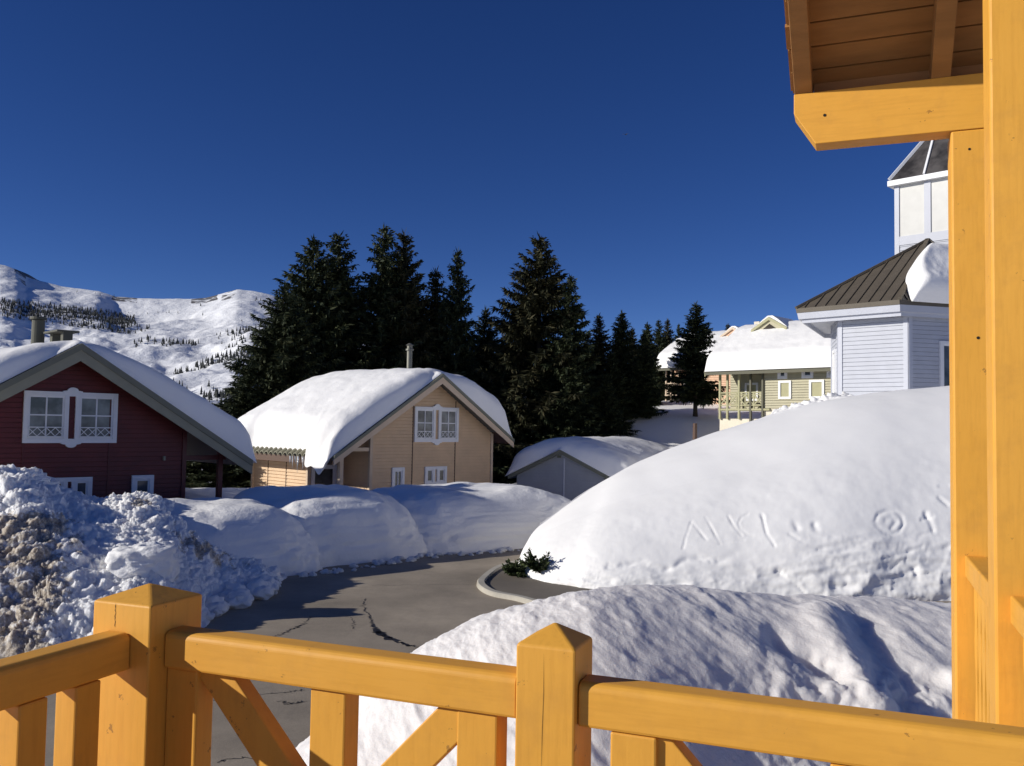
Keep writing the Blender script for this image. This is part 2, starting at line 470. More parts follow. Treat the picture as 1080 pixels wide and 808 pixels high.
crack([(230, 805), (260, 800), (318, 802)], [0.02, 0.02], 7)
crack([(297, 741), (306, 743), (318, 741)], [0.02, 0.02], 8)

# ----------------------------------------------------------------- snow banks
def snow_loft(name, base, crest, backp, nu, nv, m, label, prof=0.62, split=0.7, disp=None, dirtfn=None, bulge=0.0):
    """base / crest / back polylines (same count) -> lofted mass; v runs base -> crest -> back"""
    b, c, k = resample(base, nu), resample(crest, nu), resample(backp, nu)
    v = np.linspace(0, 1, nv)
    P = np.zeros((nu, nv, 3))
    for j, t in enumerate(v):
        if t <= split:
            s = t / split
            h = s ** 1.15; g = np.sin(s * math.pi / 2) ** (2 * prof)
            P[:, j, :2] = b[:, :2] + (c[:, :2] - b[:, :2]) * h
            P[:, j, 2] = b[:, 2] + (c[:, 2] - b[:, 2]) * g
            if bulge: P[:, j, :2] -= (c[:, :2] - b[:, :2]) * bulge * math.sin(min(1, s * 2.2) * math.pi)
        else:
            s = (t - split) / (1 - split)
            P[:, j, :2] = c[:, :2] + (k[:, :2] - c[:, :2]) * s
            P[:, j, 2] = c[:, 2] + (k[:, 2] - c[:, 2]) * (1 - math.cos(s * math.pi / 2)) if True else 0
    P = P.reshape(-1, 3)
    N = grid_normals(P, nu, nv)
    if N[:, 2].mean() < 0: N = -N
    vv = np.tile(v, nu); attrs = {}
    if disp is not None: P = disp(P, N, vv, split)
    if dirtfn is not None: attrs['dirt'] = dirtfn(P, vv)
    org = P.mean(0); org[2] = 0
    o = grid_obj(name, P, nu, nv, m, attrs=attrs, origin=org)
    if o.data.polygons[len(o.data.polygons) // 3].normal.z < 0: o.data.flip_normals()
    return tag(o, label, 'snow bank')

# --- the big hill on the right ------------------------------------------------
hb = [np.array([5.5, 33.0, 0]), np.array([2.2, 30.5, 0]), ground_at(549, 600), ground_at(560, 612), ground_at(600, 620), ground_at(640, 624.5), ground_at(760, 629), ground_at(880, 632.5), ground_at(1000, 634), ground_at(1150, 640), ground_at(1330, 650)]
hc = [at(690, 482, 34.5), at(630, 512, 32), at(572, 552, 28.6), at(600, 532, 29.0), at(640, 506, 29.6), at(682, 484, 30.2), at(765, 453, 30.8), at(880, 421, 31), at(1000, 407, 31), at(1150, 398, 31), at(1330, 392, 30)]
hk = [np.array([c[0] + 3.2, c[1] + 9, max(0.4, c[2] - 1.4)]) for c in hc]
hb[0][2] = 0.0
strokes = [  # letters and holes somebody drew into the snow, (polyline, half width px, depth)
    ([(720.6, 578), (722.5, 568), (729, 550), (737, 559), (745, 569)], 0.9, 0.09),
    ([(744, 545.5), (751, 557), (760, 574)], 0.9, 0.09),
    ([(768, 544), (775, 556), (782.5, 564)], 0.9, 0.09),
    ([(789, 542), (782, 545), (779, 551), (781, 558), (788, 563), (794, 565)], 0.8, 0.07),
    ([(804, 544), (806.5, 555), (809, 564), (817, 576)], 1.2, 0.12),
    ([(803, 543), (805, 546)], 1.6, 0.12),
    ([(838, 553), (841, 558)], 2.6, 0.14), ([(859, 554), (861, 559)], 2.6, 0.14),
    ([(923, 550), (926, 543), (934, 539), (944, 539), (951, 545), (953, 553), (948, 561), (940, 564), (931, 561), (924, 555)], 1.6, 0.10),
    ([(934, 549), (940, 546), (945, 551), (940, 557)], 2.0, 0.12),
    ([(976, 542), (981, 550), (984, 560)], 2.0, 0.16), ([(972, 548), (984, 545)], 1.4, 0.12),
    ([(954, 592), (960, 598), (966, 606)], 2.2, 0.18), ([(951, 606), (958, 603), (966, 598)], 1.8, 0.14),
    ([(820, 602), (822, 604)], 2.6, 0.18), ([(822, 604), (835, 614), (849, 626)], 1.2, 0.10), ([(824, 602), (845, 610), (870, 606), (893, 609)], 1.0, 0.08),
    ([(800, 609), (812, 607), (820, 603)], 1.0, 0.08),
    ([(930, 590), (950, 586), (972, 578)], 1.6, 0.12), ([(905, 597), (915, 596), (930, 590)], 1.2, 0.1),
    ([(832, 564), (848, 574), (862, 580), (880, 584)], 1.2, 0.07), ([(862, 580), (890, 574), (915, 566), (935, 566)], 1.3, 0.07),
    ([(991, 513), (1001, 512)], 1.5, 0.12), ([(990, 525), (1000, 533)], 1.5, 0.12), ([(968, 566), (980, 562)], 1.4, 0.1),
    ([(730, 590), (745, 588), (757, 589)], 0.9, 0.05), ([(742, 586), (750, 592)], 1.0, 0.05), ([(757, 574), (775, 569), (785, 569)], 0.8, 0.05),
    ([(985, 582), (1000, 578)], 2.0, 0.12), ([(940, 600), (950, 592)], 1.5, 0.1), ([(976, 606), (992, 600), (1004, 604)], 1.5, 0.1)]

def hill_disp(P, N, v, split):
    low = 1 - sstep(0.30, 0.52, v / split)
    d = fbm(P * 0.35, 3, 21) * 0.06 + fbm(P * 1.6, 3, 5) * 0.012 * (0.3 + low) + fbm(P * 5.0, 4, 8) * 0.006 * low
    px, py = project(P)
    # ploughed, cut foot: small ledges and clods
    foot = (1 - sstep(0.0, 0.16, v / split))
    d += foot * (fbm(P * [1.2, 1.2, 3.5], 4, 33, ridge=True) * 0.085)
    ledge = np.exp(-((py - (592 + 6 * np.sin(px * 0.03) + 4 * np.sin(px * 0.11))) / 4.0) ** 2) * sstep(600, 640, px) * (1 - sstep(740, 790, px))
    d -= ledge * 0.03 * (1 + fbm(P * 2.2, 3, 57) * 3)
    rough = sstep(780, 900, px) * sstep(556, 575, py) * (v < split)
    d += rough * (fbm(P * [0.6, 1.2, 2.4], 5, 41, ridge=True) * 0.11 + fbm(P * 4.5, 4, 43) * 0.012)
    # rubble rim along the crest
    rim = np.exp(-((v - split - 0.02) / 0.05) ** 2) * sstep(800, 830, px) * (1 - sstep(890, 905, px))
    d += rim * np.abs(fbm(P * 3.0, 4, 51)) * 0.5
    front = v < split
    for pts, w, dep in strokes:
        pts = np.array(pts, float)
        best = np.full(len(P), 99.0)
        m = front & (px > pts[:, 0].min() - 8) & (px < pts[:, 0].max() + 8) & (py > pts[:, 1].min() - 8) & (py < pts[:, 1].max() + 8)
        if not m.any(): continue
        qx, qy = px[m], py[m]; bb = np.full(m.sum(), 99.0)
        for (ax, ay), (bx, by) in zip(pts[:-1], pts[1:]):
            L2 = (bx - ax) ** 2 + (by - ay) ** 2 + 1e-6
            t = np.clip(((qx - ax) * (bx - ax) + (qy - ay) * (by - ay)) / L2, 0, 1)
            bb = np.minimum(bb, np.hypot(qx - ax - t * (bx - ax), qy - ay - t * (by - ay)))
        g = -dep * 0.30 * (1 + 0.5 * fbm(P[m] * 6.0, 2, 91)) * np.exp(-(bb / w) ** 2) * (0.7 + 0.3 * np.sin(qx * 0.13 + qy * 0.21)) + dep * 0.02 * np.exp(-((bb - 2.4 * w) / w) ** 2)
        d[m] += g
    return P + N * d[:, None]
snow_loft('snow_hill', hb, hc, hk, 820, 300, MT['hill'], 'tall smooth sunlit snow hill with letters scratched into its foot, in front of the lavender building', prof=0.46, disp=hill_disp, bulge=0.05)

# --- the near bank right below the railing ------------------------------------
ridge_px = [(250, 890, 6.4), (330, 822, 6.9), (395, 745, 7.2), (450, 697, 7.4), (500, 669, 7.5), (545, 646, 7.6), (600, 629, 7.7), (640, 622, 7.9), (700, 620, 8.3), (770, 625, 8.5), (850, 631, 8.7), (890, 634, 8.8), (1000, 640, 9.0), (1150, 655, 9.3), (1330, 670, 9.6)]
nc = [at(*p) for p in ridge_px]
nbse = []
for i, c in enumerate(nc):
    t = i / (len(nc) - 1)
    q = c.copy(); w_ = min(1, i / 5); q[1] -= 1.2 + 1.9 * w_; q[0] += 0.6 * w_ * min(1, max(0, (i - 3) / 5)) - 0.1; q[2] = 0.0
    nbse.append(q)
nbk = [np.array([c[0] - (1.2 if i < 6 else 0.2), c[1] + 3.0, 0.0]) for i, c in enumerate(nc)]
def near_disp(P, N, v, split):
    px, py = project(P)
    # melt streaks running down to the lower right
    a = math.radians(38)
    x, z = P[:, 0], P[:, 2]
    s = x * math.cos(a) - z * math.sin(a); q = x * math.sin(a) + z * math.cos(a)
    st = np.stack([q * 7.0, s * 1.3, P[:, 1] * 2.0], 1)
    d = fbm(st, 4, 61, ridge=True) * 0.018 + fbm(st * 2.6, 3, 66) * 0.009
    d += fbm(P * 1.1, 3, 71) * 0.06 + fbm(P * [9, 9, 9], 3, 75) * 0.008
    # gully and lit bump near x=890
    gx = 905 + (py - 650) * 0.62
    d -= 0.07 * np.exp(-((px - gx) / 20) ** 2) * sstep(636, 655, py) * (v < split)
    d += 0.10 * np.exp(-((px - gx + 40) / 22) ** 2) * sstep(630, 650, py)
    g2 = 800 + (py - 665) * 1.15
    d -= 0.07 * np.exp(-((py - (668 + (px - 810) * 0.62)) / 10) ** 2) * sstep(800, 825, px) * (1 - sstep(880, 910, px))
    low = sstep(690, 720, py) * sstep(860, 900, px) + sstep(672, 700, py) * np.exp(-((px - 850) / 50) ** 2)
    d += low * fbm(P * 5, 4, 79) * 0.09
    d *= sstep(0.0, 0.1, v)
    return P + N * d[:, None]
snow_loft('snow_bank', nbse, nc, nbk, 700, 280, MT['near'], 'melting snow bank with streaky shaded face just below the yellow railing', prof=0.5, split=0.68, disp=near_disp)

# --- far ploughed banks in front of the houses --------------------------------
def bank_block(label, c, rz, a, b, h, n, seed, prof=4.0, lean=0.0, group='ploughed snow banks along the far road edge', z0=0.0):
    nu, nv = 150, 70
    u = np.linspace(0, 2 * math.pi, nu, endpoint=False); v = np.linspace(0, 1, nv)
    U, V = np.meshgrid(u, v, indexing='ij'); U = U.ravel(); V = V.ravel()
    # superellipse rings: foot -> rounded top
    e = 2.0 / n
    cx, sx = np.sign(np.cos(U)) * np.abs(np.cos(U)) ** e, np.sign(np.sin(U)) * np.abs(np.sin(U)) ** e
    th = V * math.pi / 2
    rr = np.cos(th) ** 0.46; zz = np.sin(th) ** 0.66
    rr = rr * (1 + 0.12 * (1 - zz) ** 1.5)
    P = np.stack([cx * a * rr + lean * zz, sx * b * rr, zz * h], 1)
    P = P[:, :]
    N = P / np.array([a * a, b * b, h * h]); N /= np.linalg.norm(N, axis=1, keepdims=True) + 1e-9
    Q = P + np.array(c[:3] if len(c) > 2 else (*c, 0))
    d = fbm(Q * 0.5, 3, seed) * 0.22 + fbm(Q * 1.7, 4, seed + 3) * 0.07 + (1 - sstep(0.1, 0.5, V)) * fbm(Q * [2, 2, 5], 4, seed + 5, ridge=True) * 0.08
    d += (1 - sstep(0.05, 0.22, V)) * np.abs(fbm(Q * 4, 3, seed + 7)) * 0.18
    P = P + N * d[:, None]
    o = grid_obj('snow_bank', P, nu, nv, MT['snow'], closed_u=True)
    o.location = (c[0], c[1], z0 - 0.05); o.rotation_euler = (0, 0, rz)
    if o.data.polygons[len(o.data.polygons) // 2].normal.dot(Vector(P.reshape(nu, nv, 3)[nu // 2, nv // 2])) < 0: o.data.flip_normals()
    return tag(o, label, 'snow bank', group)
def road_bank(label, pl, pr, turn, depth, h, n, seed, ext=1.0):
    L, Rt = ground_at(*pl)[:2], ground_at(*pr)[:2]
    d = Rt - L; a = math.atan2(d[1], d[0]) - turn; ln = np.linalg.norm(d) * ext
    ux = np.array([math.cos(a), math.sin(a)]); uy = np.array([-ux[1], ux[0]])
    c = Rt - ux * ln / 2 + uy * depth / 2
    bank_block(label, tuple(c), a, ln / 2 * .95, depth / 2 * .95, h, n, seed)
road_bank('rounded snow bank with sunlit top beside the dirty heap', (205, 632), (352, 601), R(16), 5.2, 1.92, 4.2, 101, 1.0)
road_bank('shaded snow bank in front of the peach chalet porch', (320, 604), (462, 586), R(8), 5.6, 2.10, 4.0, 202, 1.15)
road_bank('long shaded snow bank in front of the peach gable and grey garage', (440, 586), (640, 571), R(0), 6.0, 2.0, 4.6, 303, 1.1)
bank_block('blue shaded snow bank between the red chalet and the peach chalet', (-12.0, 35.5), R(35), 4.4, 2.5, 1.55, 3.0, 404)

# --- dirty heap on the left ---------------------------------------------------
db = [ground_at(-260, 690), ground_at(-120, 690), ground_at(0, 694), ground_at(70, 696), ground_at(140, 694), ground_at(205, 672), ground_at(236, 643), ground_at(268, 628), ground_at(298, 613), ground_at(312, 603)]
dc = [at(-260, 585, 21), at(-120, 535, 22), at(10, 497, 23), at(40, 512, 23.2), at(85, 530, 23.4), at(125, 525, 23.6), at(155, 528, 24), at(195, 555, 24.2), at(245, 581, 24.6), at(300, 600, 25.2)]
dk = [np.array([c[0] - 0.5, c[1] + 4.5, 0.0]) for c in dc]
def heap_disp(P, N, v, split):
    env = sstep(0.0, 0.05, v) * 0.9 + 0.1
    w1, id1 = worley(P * 1.1, 5); w2, id2 = worley(P * 2.7 + fbm(P * 2, 2, 3)[:, None] * 0.5, 15)
    w3, id3 = worley(P * 6.0 + fbm(P * 5, 2, 4)[:, None] * 0.4, 25)
    d = fbm(P * 0.6, 3, 111) * 0.25
    d += (0.55 - w1) * 0.26 * (id1 > 0.35) + (0.5 - w2) * 0.25 * (id2 > 0.30) + np.clip(0.45 - w3, -0.1, 1) * 0.17 * (id3 > 0.3)
    d += fbm(P * 3.0, 4, 121) * 0.09 + fbm(P * 9.0, 4, 131, ridge=True) * 0.035
    w4, id4 = worley(P * 12.0, 35); d += np.clip(0.42 - w4, -0.1, 1) * 0.10 * (id4 > 0.45)
    px, py = project(P)
    calm = np.exp(-((px - 120) / 45) ** 2 - ((py - 580) / 45) ** 2)      # softer snow in the middle of the heap
    d *= 1 - 0.45 * calm
    return P + N * (d * env)[:, None]
def heap_dirt(P, v):
    px, py = project(P)
    n = fbm(P * 0.7, 4, 141)
    a = np.exp(-((px - 15) / 62) ** 4) * sstep(528, 552, py) * (0.88 - 0.2 * sstep(620, 660, py))
    b = np.exp(-((px - 212) / 40) ** 2 - ((py - 574 - (px - 205) * 0.42 + 5 * np.sin(px * 0.35)) / 12) ** 2) * 0.95
    c = np.exp(-((px - 80) / 18) ** 2 - ((py - 574) / 16) ** 2) * 0.6 + np.exp(-((px - 146) / 14) ** 2 - ((py - 531) / 7) ** 2) * 0.7
    e = sstep(610, 660, py) * np.exp(-((px - 60) / 100) ** 2) * 0.34
    return np.clip(np.maximum.reduce([a, b, c, e]) + n * 0.5 - 0.04, 0, 1) * (v < 0.85)
heap = snow_loft('snow_heap', db, dc, dk, 620, 340, MT['dirty'], 'dirty lumpy heap of ploughed snow in front of the red chalet', prof=0.62, split=0.66, disp=heap_disp, dirtfn=heap_dirt)
heap['category'] = 'snow heap'

# lumps of snow: one kind, copied
def lump_mesh(seed, blocky=False):
    bm = bmesh.new(); bmesh.ops.create_icosphere(bm, subdivisions=5 if blocky else 4, radius=1.0)
    P = np.array([v.co[:] for v in bm.verts])
    if blocky:
        q = np.abs(P) ** 5; P = P / (q.sum(1) ** (1 / 5))[:, None]
    N = P / np.linalg.norm(P, axis=1, keepdims=True)
    w, idv = worley(P * 1.6 + seed, seed)
    P = P + N * (fbm(P * 1.3 + seed, 4, seed) * (0.16 if blocky else 0.35) + (0.5 - w) * (0.25 if blocky else 0.45) + fbm(P * 5 + seed, 3, seed + 9) * (0.13 if blocky else 0.1))[:, None]
    for v, p in zip(bm.verts, P): v.co = p
    me = bpy.data.meshes.new('snow_lump'); bm.to_mesh(me); bm.free()
    for p in me.polygons: p.use_smooth = True
    return me
big = bpy.data.objects.new('snow_block', lump_mesh(3, True)); big.data.materials.append(MT['snow']); COL.objects.link(big)
hv = np.empty(len(heap.data.vertices) * 3); heap.data.vertices.foreach_get('co', hv); hv = hv.reshape(-1, 3) + np.array(heap.location)
hx, hy = project(hv); hsel = hv[(np.abs(hx - 148) < 3) & (np.abs(hy - 598) < 3)]
p = hsel[np.argmin(hsel[:, 1])] + np.array([0, 0.25, 0.05]); big.location = p; big.scale = (0.66, 0.5, 0.42); big.rotation_euler = (0.05, -0.12, R(12))
tag(big, 'large squarish white snow block lying on the dirty heap behind the corner post', 'snow block')
lm = [lump_mesh(s) for s in (11, 12, 13)]
for m_ in lm: m_.materials.append(MT['snow'])
rl = random.Random(4)
foot = resample([ground_at(*q) for q in ((222, 655), (236, 645), (250, 638), (268, 630), (290, 620))], 12)
for i, q in enumerate(foot):
    o = bpy.data.objects.new('snow_lump', lm[i % 3]); COL.objects.link(o)
    s = rl.uniform(0.14, 0.34)
    o.location = (q[0] + rl.uniform(-.2, .25), q[1] + rl.uniform(-.3, .2), s * 0.5); o.scale = (s * 1.2, s, s * 0.75); o.rotation_euler = (0, 0, rl.uniform(0, 6))
    tag(o, 'white snow lump at the foot of the dirty heap on the road edge', 'snow lump', 'snow lumps at the foot of the dirty heap')
edge = resample([ground_at(*q) for q in ((318, 607), (350, 603), (400, 595), (455, 587), (500, 584), (545, 580))], 60)
for i, q in enumerate(edge):
    o = bpy.data.objects.new('snow_lump', lm[i % 3]); COL.objects.link(o)
    s = rl.uniform(0.03, 0.13)
    o.location = (q[0] + rl.uniform(-.1, .25), q[1] + rl.uniform(-.45, .15), s * 0.4); o.scale = (s * 1.3, s, s * 0.7); o.rotation_euler = (0, 0, rl.uniform(0, 6))
    tag(o, 'tiny snow crumb on the asphalt along the foot of the far banks', 'snow lump', 'snow crumbs along the far road edge')
for i in range(34):
    px = 816 + 74 * rl.random() ** 0.8; t = (px - 800) / 90
    q = at(px, 440 - t * 16 + rl.uniform(-1.5, 2), 31.6)
    o = bpy.data.objects.new('snow_lump', lm[i % 3]); COL.objects.link(o)
    s = rl.uniform(0.05, 0.22) ; o.location = q; o.scale = (s * 1.3, s, s * 0.8); o.rotation_euler = (0, 0, rl.uniform(0, 6))
    tag(o, 'small white snow lump along the hill crest in front of the olive chalet', 'snow lump', 'snow lumps along the hill crest')

# ----------------------------------------------------------------- mountain
def make_mountain():
    sky_px = [(-420, 235), (-250, 250), (-120, 262), (-40, 272), (0, 279), (14, 284), (24, 292), (60, 301), (100, 306), (118, 312), (150, 314), (198, 315), (215, 313), (233, 308), (247, 304), (262, 306), (284, 311), (310, 322), (350, 338), (420, 362), (500, 384), (600, 402), (720, 415), (900, 425), (1150, 430), (1500, 435)]
    sx, sy = np.array(sky_px).T
    nu, nv = 620, 260
    px = np.linspace(-400, 1400, nu); v = np.linspace(0, 1, nv)
    U, V = np.meshgrid(px, v, indexing='ij'); U = U.ravel(); V = V.ravel()
    top = np.interp(U, sx, sy); hor = 449.6 + (U - 540) * ROLL
    w = np.where(V < 0.85, V / 0.85, 1.0)
    Y = 700 + 1900 * w
    yy = hor + 22 + (top - hor - 22) * w ** 0.9
    back_ = np.clip((V - 0.85) / 0.15, 0, 1)
    X = (U - 540) / F * Y; Z = EYE + (hor - yy) / F * Y
    Y = Y + back_ * 600; Z = Z - back_ ** 1.5 * 120
    P = np.stack([X, Y, Z], 1)
    fade = np.sin(np.clip(w, 0, 1) * math.pi) ** 0.5 * (1 - back_)
    n1 = fbm(P * [1 / 420, 1 / 420, 0], 5, 201, ridge=True); n2 = fbm(P * [1 / 120, 1 / 120, 0], 5, 211, gain=0.6); n3 = fbm(P * [1 / 40, 1 / 40, 0], 3, 221, gain=0.6)
    P[:, 2] += fade * (n1 * 26 + n2 * 17 + n3 * 5) + (w > 0.93) * n2 * 3
    # a shaded hollow below the saddle
    for (hx, hy, rx, ry, dd) in ((155, 332, 42, 8, 30), (120, 324, 30, 5, 16), (215, 372, 28, 9, 22), (180, 385, 20, 8, 18), (240, 360, 18, 8, 18)):
        P[:, 2] -= dd * np.exp(-((U - hx) / rx) ** 2 - ((yy - hy) / ry) ** 2)
    N = grid_normals(P, nu, nv); N *= np.sign(N[:, 2:3] + 1e-9)
    steep = 1 - N[:, 2]
    rockn = fbm(P * [1 / 70, 1 / 70, 1 / 40], 4, 231)
    rock = np.clip(sstep(0.16, 0.5, steep) * 0.45 + rockn * 0.35 + 0.10, 0, 1)
    rock += ((np.abs(U - 16) < 8) & (w > 0.93) & (w <= 1)) * 0.5
    rock += (np.abs(U - 128) < 14) * (w > 0.955) * 0.6 + (np.abs(U - 212) < 14) * (w > 0.955) * 0.6 + (np.abs(U - 238) < 9) * (w > 0.94) * 0.4
    o = grid_obj('mountain', P, nu, nv, MT['mountain'], attrs={'rock': rock})
    if o.data.polygons[1000].normal.z < 0: o.data.flip_normals()
    tag(o, kind='structure')
    # conifers on the far slope, one mass of many
    rng = np.random.default_rng(31); ppx, ppy = project(P)
    dens = np.zeros(len(P))
    band = (ppx > 2) & (ppx < 142) & (ppy > 316 + 0.11 * ppx) & (ppy < 335 + 0.13 * ppx) & (V < 0.84)
    dens[band] = 1.0
    low = (ppx > 140) & (ppx < 330) & (ppy > 343) & (V < 0.84)
    cl = fbm(P * [1 / 90, 1 / 90, 0], 3, 241)
    dens[low] = np.clip(cl[low] * 2.8 - 0.2, 0, 1) * 0.6
    scat = (ppx > -20) & (ppx < 300) & (ppy > 306) & (V < 0.84)
    dens = np.maximum(dens, scat * np.clip(cl * 1.5 - 0.35, 0, 1) * 0.10)
    prob = dens * 1.0
    idx = np.nonzero(rng.random(len(P)) < prob * 0.75)[0]
    mb = MB()
    for q in idx:
        c = P[q] + rng.normal(0, 3, 3) * [1, 1, 0]
        h = rng.uniform(5, 12) * (1.0 if ppy[q] < 345 else 1.15); r = h * rng.uniform(0.16, 0.26)
        a0 = rng.uniform(0, 6)
        for lv in range(3):
            zb, zt, rr = (0.05 + 0.27 * lv) * h, (0.48 + 0.26 * lv) * h, r * (1 - 0.28 * lv)
            ring = [(c[0] + rr * math.cos(a0 + k * 1.2566) * rng.uniform(.7, 1.2), c[1] + rr * math.sin(a0 + k * 1.2566), c[2] + zb) for k in range(5)]
            mb.add(ring + [(c[0], c[1], c[2] + zt)], [(k, (k + 1) % 5, 5) for k in range(5)])
    t = mb.build('distant_forest', MT['farleaf'])
    tag(t, 'dark conifers scattered over the far snowy mountain slope', 'forest', kind='stuff')
make_mountain()

# ----------------------------------------------------------------- spruces
def spruce_mesh(seed, h, r, droop=0.25, density=1.0, ragged=0.35, low=0.05):
    rng = np.random.default_rng(seed)
    V = []; Fc = []; nv = 0
    z = low * h
    while z < h * 0.985:
        t = (z - 0.05 * h) / (0.95 * h)
        nb = int(rng.integers(8, 11)) if t < 0.8 else 6
        for _ in range(nb):
            az = rng.uniform(0, 2 * math.pi)
            L = (r * (1 - t) ** 0.80 + 0.10) * (1 - ragged + 2 * ragged * rng.random() ** 0.8) * (0.85 if rng.random() < 0.25 else 1.0)
            s0 = 0.55 - 1.0 * (1 - t) ** 0.6 * (0.65 + droop) + rng.normal(0, 0.09)
            curve = 0.10 + 0.35 * (1 - t) * rng.random()
            d = np.array([math.cos(az), math.sin(az)])
            n = max(3, int(L / (0.115 / density)))
            s = np.linspace(0.12 if L > 1 else 0.0, 1, n)
            base = np.stack([d[0] * L * s, d[1] * L * s, z + L * (s0 * s + curve * s * s)], 1)
            side = np.array([-d[1], d[0], 0.0]); fw = np.array([d[0], d[1], s0 + 2 * curve * 0.7])
            # needles-covered twigs: diamonds to both sides and hanging
            for sgn in (-1, 1, -1, 1, 0, 0):
                m = n
                tl = (0.18 + 0.36 * min(L, 3.0) / 3.0 + 0.34 * (1 - s) * min(L, 2.6) / 2.6) * (0.6 + 0.8 * rng.random(m))
                if sgn == 0:
                    dirv = fw[None] * 0.35 + np.array([0, 0, -0.85]) + rng.normal(0, 0.25, (m, 3)); tl = tl * 0.75
                else:
                    dirv = fw[None] * (0.75 + 0.4 * rng.random((m, 1))) + side[None] * sgn * (0.8 + 0.3 * rng.random((m, 1))) + np.array([0, 0, -0.20]) + rng.normal(0, 0.22, (m, 3))
                dirv /= np.linalg.norm(dirv, axis=1, keepdims=True)
                wv = np.cross(dirv, np.array([0, 0, 1.0]) + rng.normal(0, 0.7, (m, 3))); wv /= np.linalg.norm(wv, axis=1, keepdims=True) + 1e-6
                wd = (0.042 + 0.035 * rng.random(m))[:, None]
                p0 = base + rng.normal(0, 0.04, (m, 3)); p1 = p0 + dirv * tl[:, None] * 0.45 + wv * wd; p2 = p0 + dirv * tl[:, None] + [0, 0, -0.03]; p3 = p0 + dirv * tl[:, None] * 0.45 - wv * wd
                V.append(np.stack([p0, p1, p2, p3], 1).reshape(-1, 3))
                nv += m
        z += (0.26 + 0.20 * (1 - t)) * (h / 16) * (0.8 + 0.4 * rng.random()) / density ** 0.3
    # leader
    for k in range(10):
        p = np.array([0, 0, h * (0.955 + 0.004 * k)]); dv = np.array([rng.normal(0, .12), rng.normal(0, .12), 0.5]); w_ = np.array([0.05, 0.0, 0]) if k % 2 else np.array([0, 0.05, 0])
        V.append(np.stack([p, p + dv * .4 + w_, p + dv, p + dv * .4 - w_])); nv += 1
    V = np.concatenate(V); nq = len(V) // 4
    me = bpy.data.meshes.new('crown')
    me.vertices.add(len(V)); me.vertices.foreach_set('co', V.ravel())
    me.loops.add(nq * 4); me.loops.foreach_set('vertex_index', np.arange(nq * 4, dtype=np.int32))
    me.polygons.add(nq); me.polygons.foreach_set('loop_start', np.arange(0, nq * 4, 4, dtype=np.int32)); me.update(calc_edges=True)
    return me
def trunk_mesh(h):
    mb = MB(); n = 9
    rings = [(0, 0.020), (0.03, 0.016), (0.3, 0.012), (0.65, 0.007), (0.97, 0.0015)]
    vs = []
    for k, (t, rr) in enumerate(rings):
        for i in range(n):
            a = 2 * math.pi * i / n; vs.append((rr * h * math.cos(a) + 0.01 * h * math.sin(3 * t) * 0.3, rr * h * math.sin(a), t * h - (0.3 if k == 0 else 0)))
    mb.add(vs, [(k * n + i, k * n + (i + 1) % n, (k + 1) * n + (i + 1) % n, (k + 1) * n + i) for k in range(len(rings) - 1) for i in range(n)])
    me = bpy.data.meshes.new('trunk'); me.from_pydata(mb.v, [], mb.f); me.update(); me.materials.append(MT['bark']); return me
TR = {}
def proto_tree(key, seed, h, r, mat, **kw):
    root = bpy.data.objects.new('spruce_tree', None); COL.objects.link(root)
    cm = spruce_mesh(seed, h, r, **kw); cm.materials.append(mat)
    c = bpy.data.objects.new('crown', cm); COL.objects.link(c); c.parent = root
    t = bpy.data.objects.new('trunk', trunk_mesh(h)); COL.objects.link(t); t.parent = root
    TR[key] = [root, h, False]
proto_tree('A', 1, 16, 4.3, MT['leafA'], droop=0.25, ragged=0.46)
proto_tree('B', 2, 16, 3.2, MT['leafA'], droop=0.20, ragged=0.42)
proto_tree('C', 3, 14, 2.3, MT['leafB'], droop=0.30, ragged=0.48)
proto_tree('D', 4, 16, 4.2, MT['leafB'], droop=0.15, ragged=0.42, density=1.1)
proto_tree('F', 6, 12, 2.3, MT['leafA'], droop=0.22, ragged=0.42, low=0.15)
proto_tree('E', 5, 12, 2.2, MT['leafA'], droop=0.28, ragged=0.42)
TALL = 'tall spruces behind the peach chalet'; SMALL = 'slender spruces behind the grey garage'
def plant(key, px, py, Y, rz, wide=1.0, label='', group=None, zb=None):
    root, h, used = TR[key]
    top = at(px, py, Y); z0 = ground_zs(top[0], Y) - 0.1 if zb is None else zb
    k = (top[2] - z0) / h
    if used: o = copy_tree(root)
    else: o = root; TR[key][2] = True
    o.location = (top[0], Y, z0); o.rotation_euler = (0, 0, rz); o.scale = (k * wide, k * wide, k)
    return tag(o, label, 'tree', group)
plant('A', 331, 251, 57, 0.3, 1.02, 'tall broad dark spruce with wide skirts, leftmost of the tall group behind the peach chalet', TALL)
plant('B', 358, 247, 59, 1.9, 1.15, 'tall dark spruce with blunt bushy top, second from the left in the tall group', TALL)
plant('B', 405, 240, 59, 4.0, 0.98, 'tallest narrow pointed dark spruce above the peach roof', TALL)
plant('D', 426, 245, 60, 2.2, 0.80, 'tall bushy spruce just right of the tallest pointed one', TALL)
plant('C', 460, 285, 61, 0.9, 1.0, 'thin short spruce left of the slender one above the flue pipe', TALL)
plant('B', 483, 264, 60, 5.2, 0.72, 'slender spire shaped spruce standing right of the flue pipe', TALL)
plant('D', 569, 249, 60, 0.4, 1.05, 'large broad spruce between the peach chalet and the grey garage', TALL)
plant('B', 601, 292, 58.5, 3.3, 1.0, 'brownish spruce pressed against the right side of the large broad one', TALL)
plant('E', 212, 440, 42, 2.5, 2.1, 'low bushy spruce seen through the red chalet porch', TALL)
plant('A', 300, 300, 50, 3.6, 1.1, 'spruce with long low branches reaching left in front of the mountain', TALL)
plant('E', 262, 385, 47, 2.0, 1.6, 'low bushy spruce filling the gap between the red and peach chalets', TALL)
